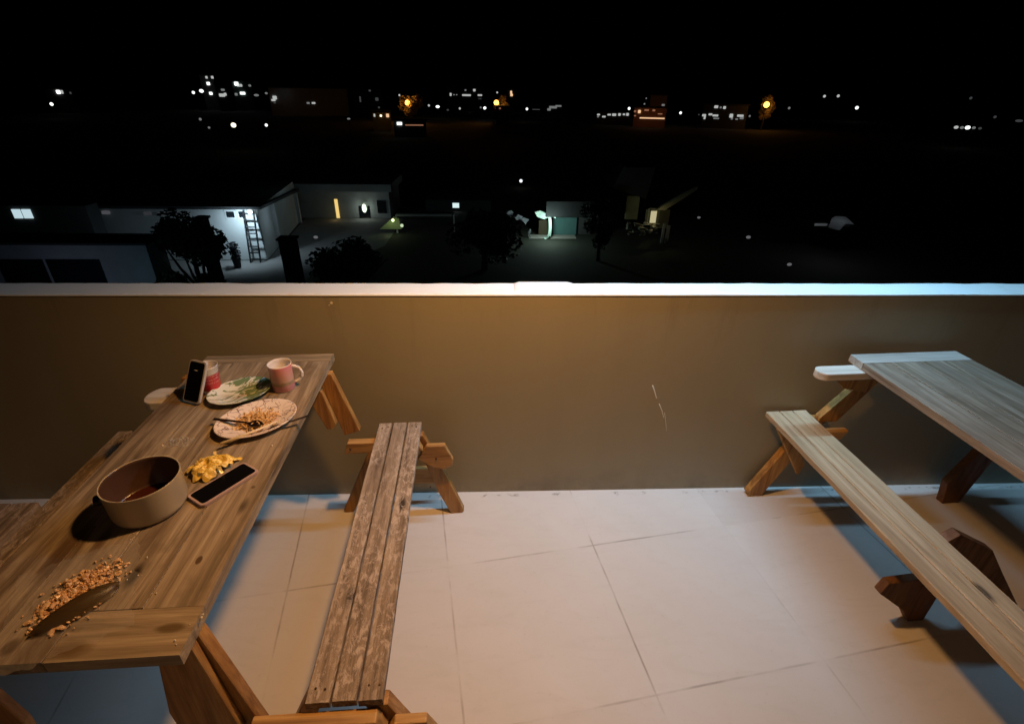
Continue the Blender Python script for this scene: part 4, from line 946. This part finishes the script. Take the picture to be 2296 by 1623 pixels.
bldg('right hand block of the big cluster with a bright slanting row of windows', 525, 567, 183, 216, plain('green_lit_wall', (.10, .16, .14), .9), [(530, 188.5, 4, 3.8, 'w'), (537, 192, 5, 2.6, 'm'), (544, 209.6, 5, 2.7, 'w'), (529.6, 212, 2.6, 2.6, 'd'), (560, 192.5, 2.4, 2, 'd')], 320)
bldg('long grey warehouse with white lights at its left corner', 608, 782, 199, 240, DIMW, [(616, 219.5, 4, 3.6, 'm'), (613, 225, 4, 2, 'm'), (691, 231.5, 3, 1.8, 'd'), (703, 231.5, 3.6, 1.8, 'm'), (616, 231, 2, 1.4, 'f')], 260)
c = at(625, 205, 250); light('warehouse_light', 'POINT', tuple(c+Vector((0, 6, -1))), (.9, .95, 1), 9, .3)
bldg('dark block left of the amber windowed house with faint windows', 795, 860, 200, 247, DARKW, [(807.7, 223, 1.6, 6, 'f'), (829, 203.8, 2.4, 1.8, 'f'), (845, 223, 3.4, 3.4, 'f'), (849.7, 241.5, 2, 1.8, 'f')], 290)
bldg('small low house with amber windows left of the first orange lamp', 836, 877, 253, 275, plain('ochre_far_wall', (.3, .2, .1), .9), [(839.5, 259, 1.8, 3.2, 'm'), (854, 260, 2.2, 2.2, 'y'), (869, 259.5, 3.2, 3.8, 'a')], 165)
c = at(862, 262, 160); light('amber_house_light', 'POINT', tuple(c), (1, .6, .2), 22, .2)
bldg('low house under the first orange lamp with one wide white window', 884, 956, 271, 291, DARKW, [(895.6, 277.5, 6, 3.4, 'w'), (929, 281, 21, 1.3, 'n')], 142)
bldg('long dark block in the centre with rows of white windows', 1003, 1097, 199, 236, DARKW, [(1010.5, 212.4, 2.2, 3.2, 'm'), (1018, 213, 1.6, 1.2, 'd'), (1024, 213, 1.4, 1.2, 'd'), (1046, 214, 10, 1.9, 'm'), (1076, 214, 5, 1.8, 'm'), (1043.7, 202.8, 2, 1.6, 'd'), (1063.5, 202.8, 2.8, 2.6, 'm'), (1076, 222, 4, .8, 'f')], 330)
bldg('narrow dark block with a tall amber light at the top', 1136, 1160, 200, 245, DARKW, [(1146, 207.5, 2.2, 3.2, 'a'), (1147, 213.5, 3.0, 2.8, 'a')], 340)
bldg('low warm brown house under the second orange lamp', 1112, 1140, 240, 258, plain('brown_far_wall', (.35, .22, .16), .9), [(1121, 243.5, 2, 1.5, 'n')], 200)
bldg('low dark shed with a grey slanting lit strip', 1188, 1262, 235, 252, DARKW, [(1252, 238.2, 7, 1.8, 'd'), (1240, 241, 9, 2.6, 'd'), (1231, 246, 4, 2.6, 'd'), (1202, 246, 9, .9, 'f')], 270)
bldg('row of low lit stalls left of the orange lit building', 1336, 1412, 252, 268, DARKW, [(1342, 257.5, 3.2, 1.8, 'm'), (1341, 262, 2, 1.8, 'd'), (1354, 262, 4, 1.8, 'm'), (1366, 257.6, 4, 1.8, 'm'), (1377, 257.8, 4.6, 2.6, 'm'), (1389, 257.3, 3, 2.8, 'm'), (1399, 257, 2.6, 2, 'm'), (1407, 257, 3, 3, 'm')], 215)
e = bldg('wide building washed in orange light with a bright pavement line', 1420, 1492, 243, 270, plain('orange_far_wall', (.45, .28, .2), .9), [(1433.6, 250.7, 3, 3.4, 'a'), (1424, 250, 2.4, 2, 'n'), (1424, 260, 2, 1.4, 'n'), (1462, 265.5, 28, 1.3, 'a'), (1450, 247.5, 5, 1.6, 'n'), (1466, 248, 3, 1.8, 'n'), (1480, 256, 5, 1, 'n')], 205)
bldg('dark orange tinted tower behind the orange washed building', 1455, 1492, 215, 250, plain('brown_tower_wall', (.25, .17, .12), .9), [(1487, 236, 3.2, 2, 'd')], 230)
for u in (1440, 1475):
    c = at(u, 252, 199); light('orange_wash', 'POINT', tuple(c), (1, .33, .1), 40, .3)
c = at(1475, 240, 222); light('tower_wash', 'POINT', tuple(c), (1, .45, .12), 40, .3)
bldg('low white lit building, three lights on its roof, left of the third orange lamp', 1572, 1672, 236, 272, DARKW, [(1606, 240, 4, 2.8, 'm'), (1616, 241.5, 2, 1.8, 'd'), (1624.6, 241.8, 2.8, 2.8, 'm'), (1578.7, 259, 4, 2.4, 'm'), (1580, 264, 2, 3.6, 'm'), (1593, 257, 4, 2, 'm'), (1604, 259.5, 6, 2, 'm'), (1606, 266, 6, 1.4, 'd'), (1639.6, 260, 3.6, 4, 'm'), (1641, 266, 2, 2.4, 'd'), (1660, 260, 6.5, 2.2, 'm'), (1663, 265, 4, 2.6, 'd'), (1651.7, 267.7, 2.6, 1.4, 'd')], 212)
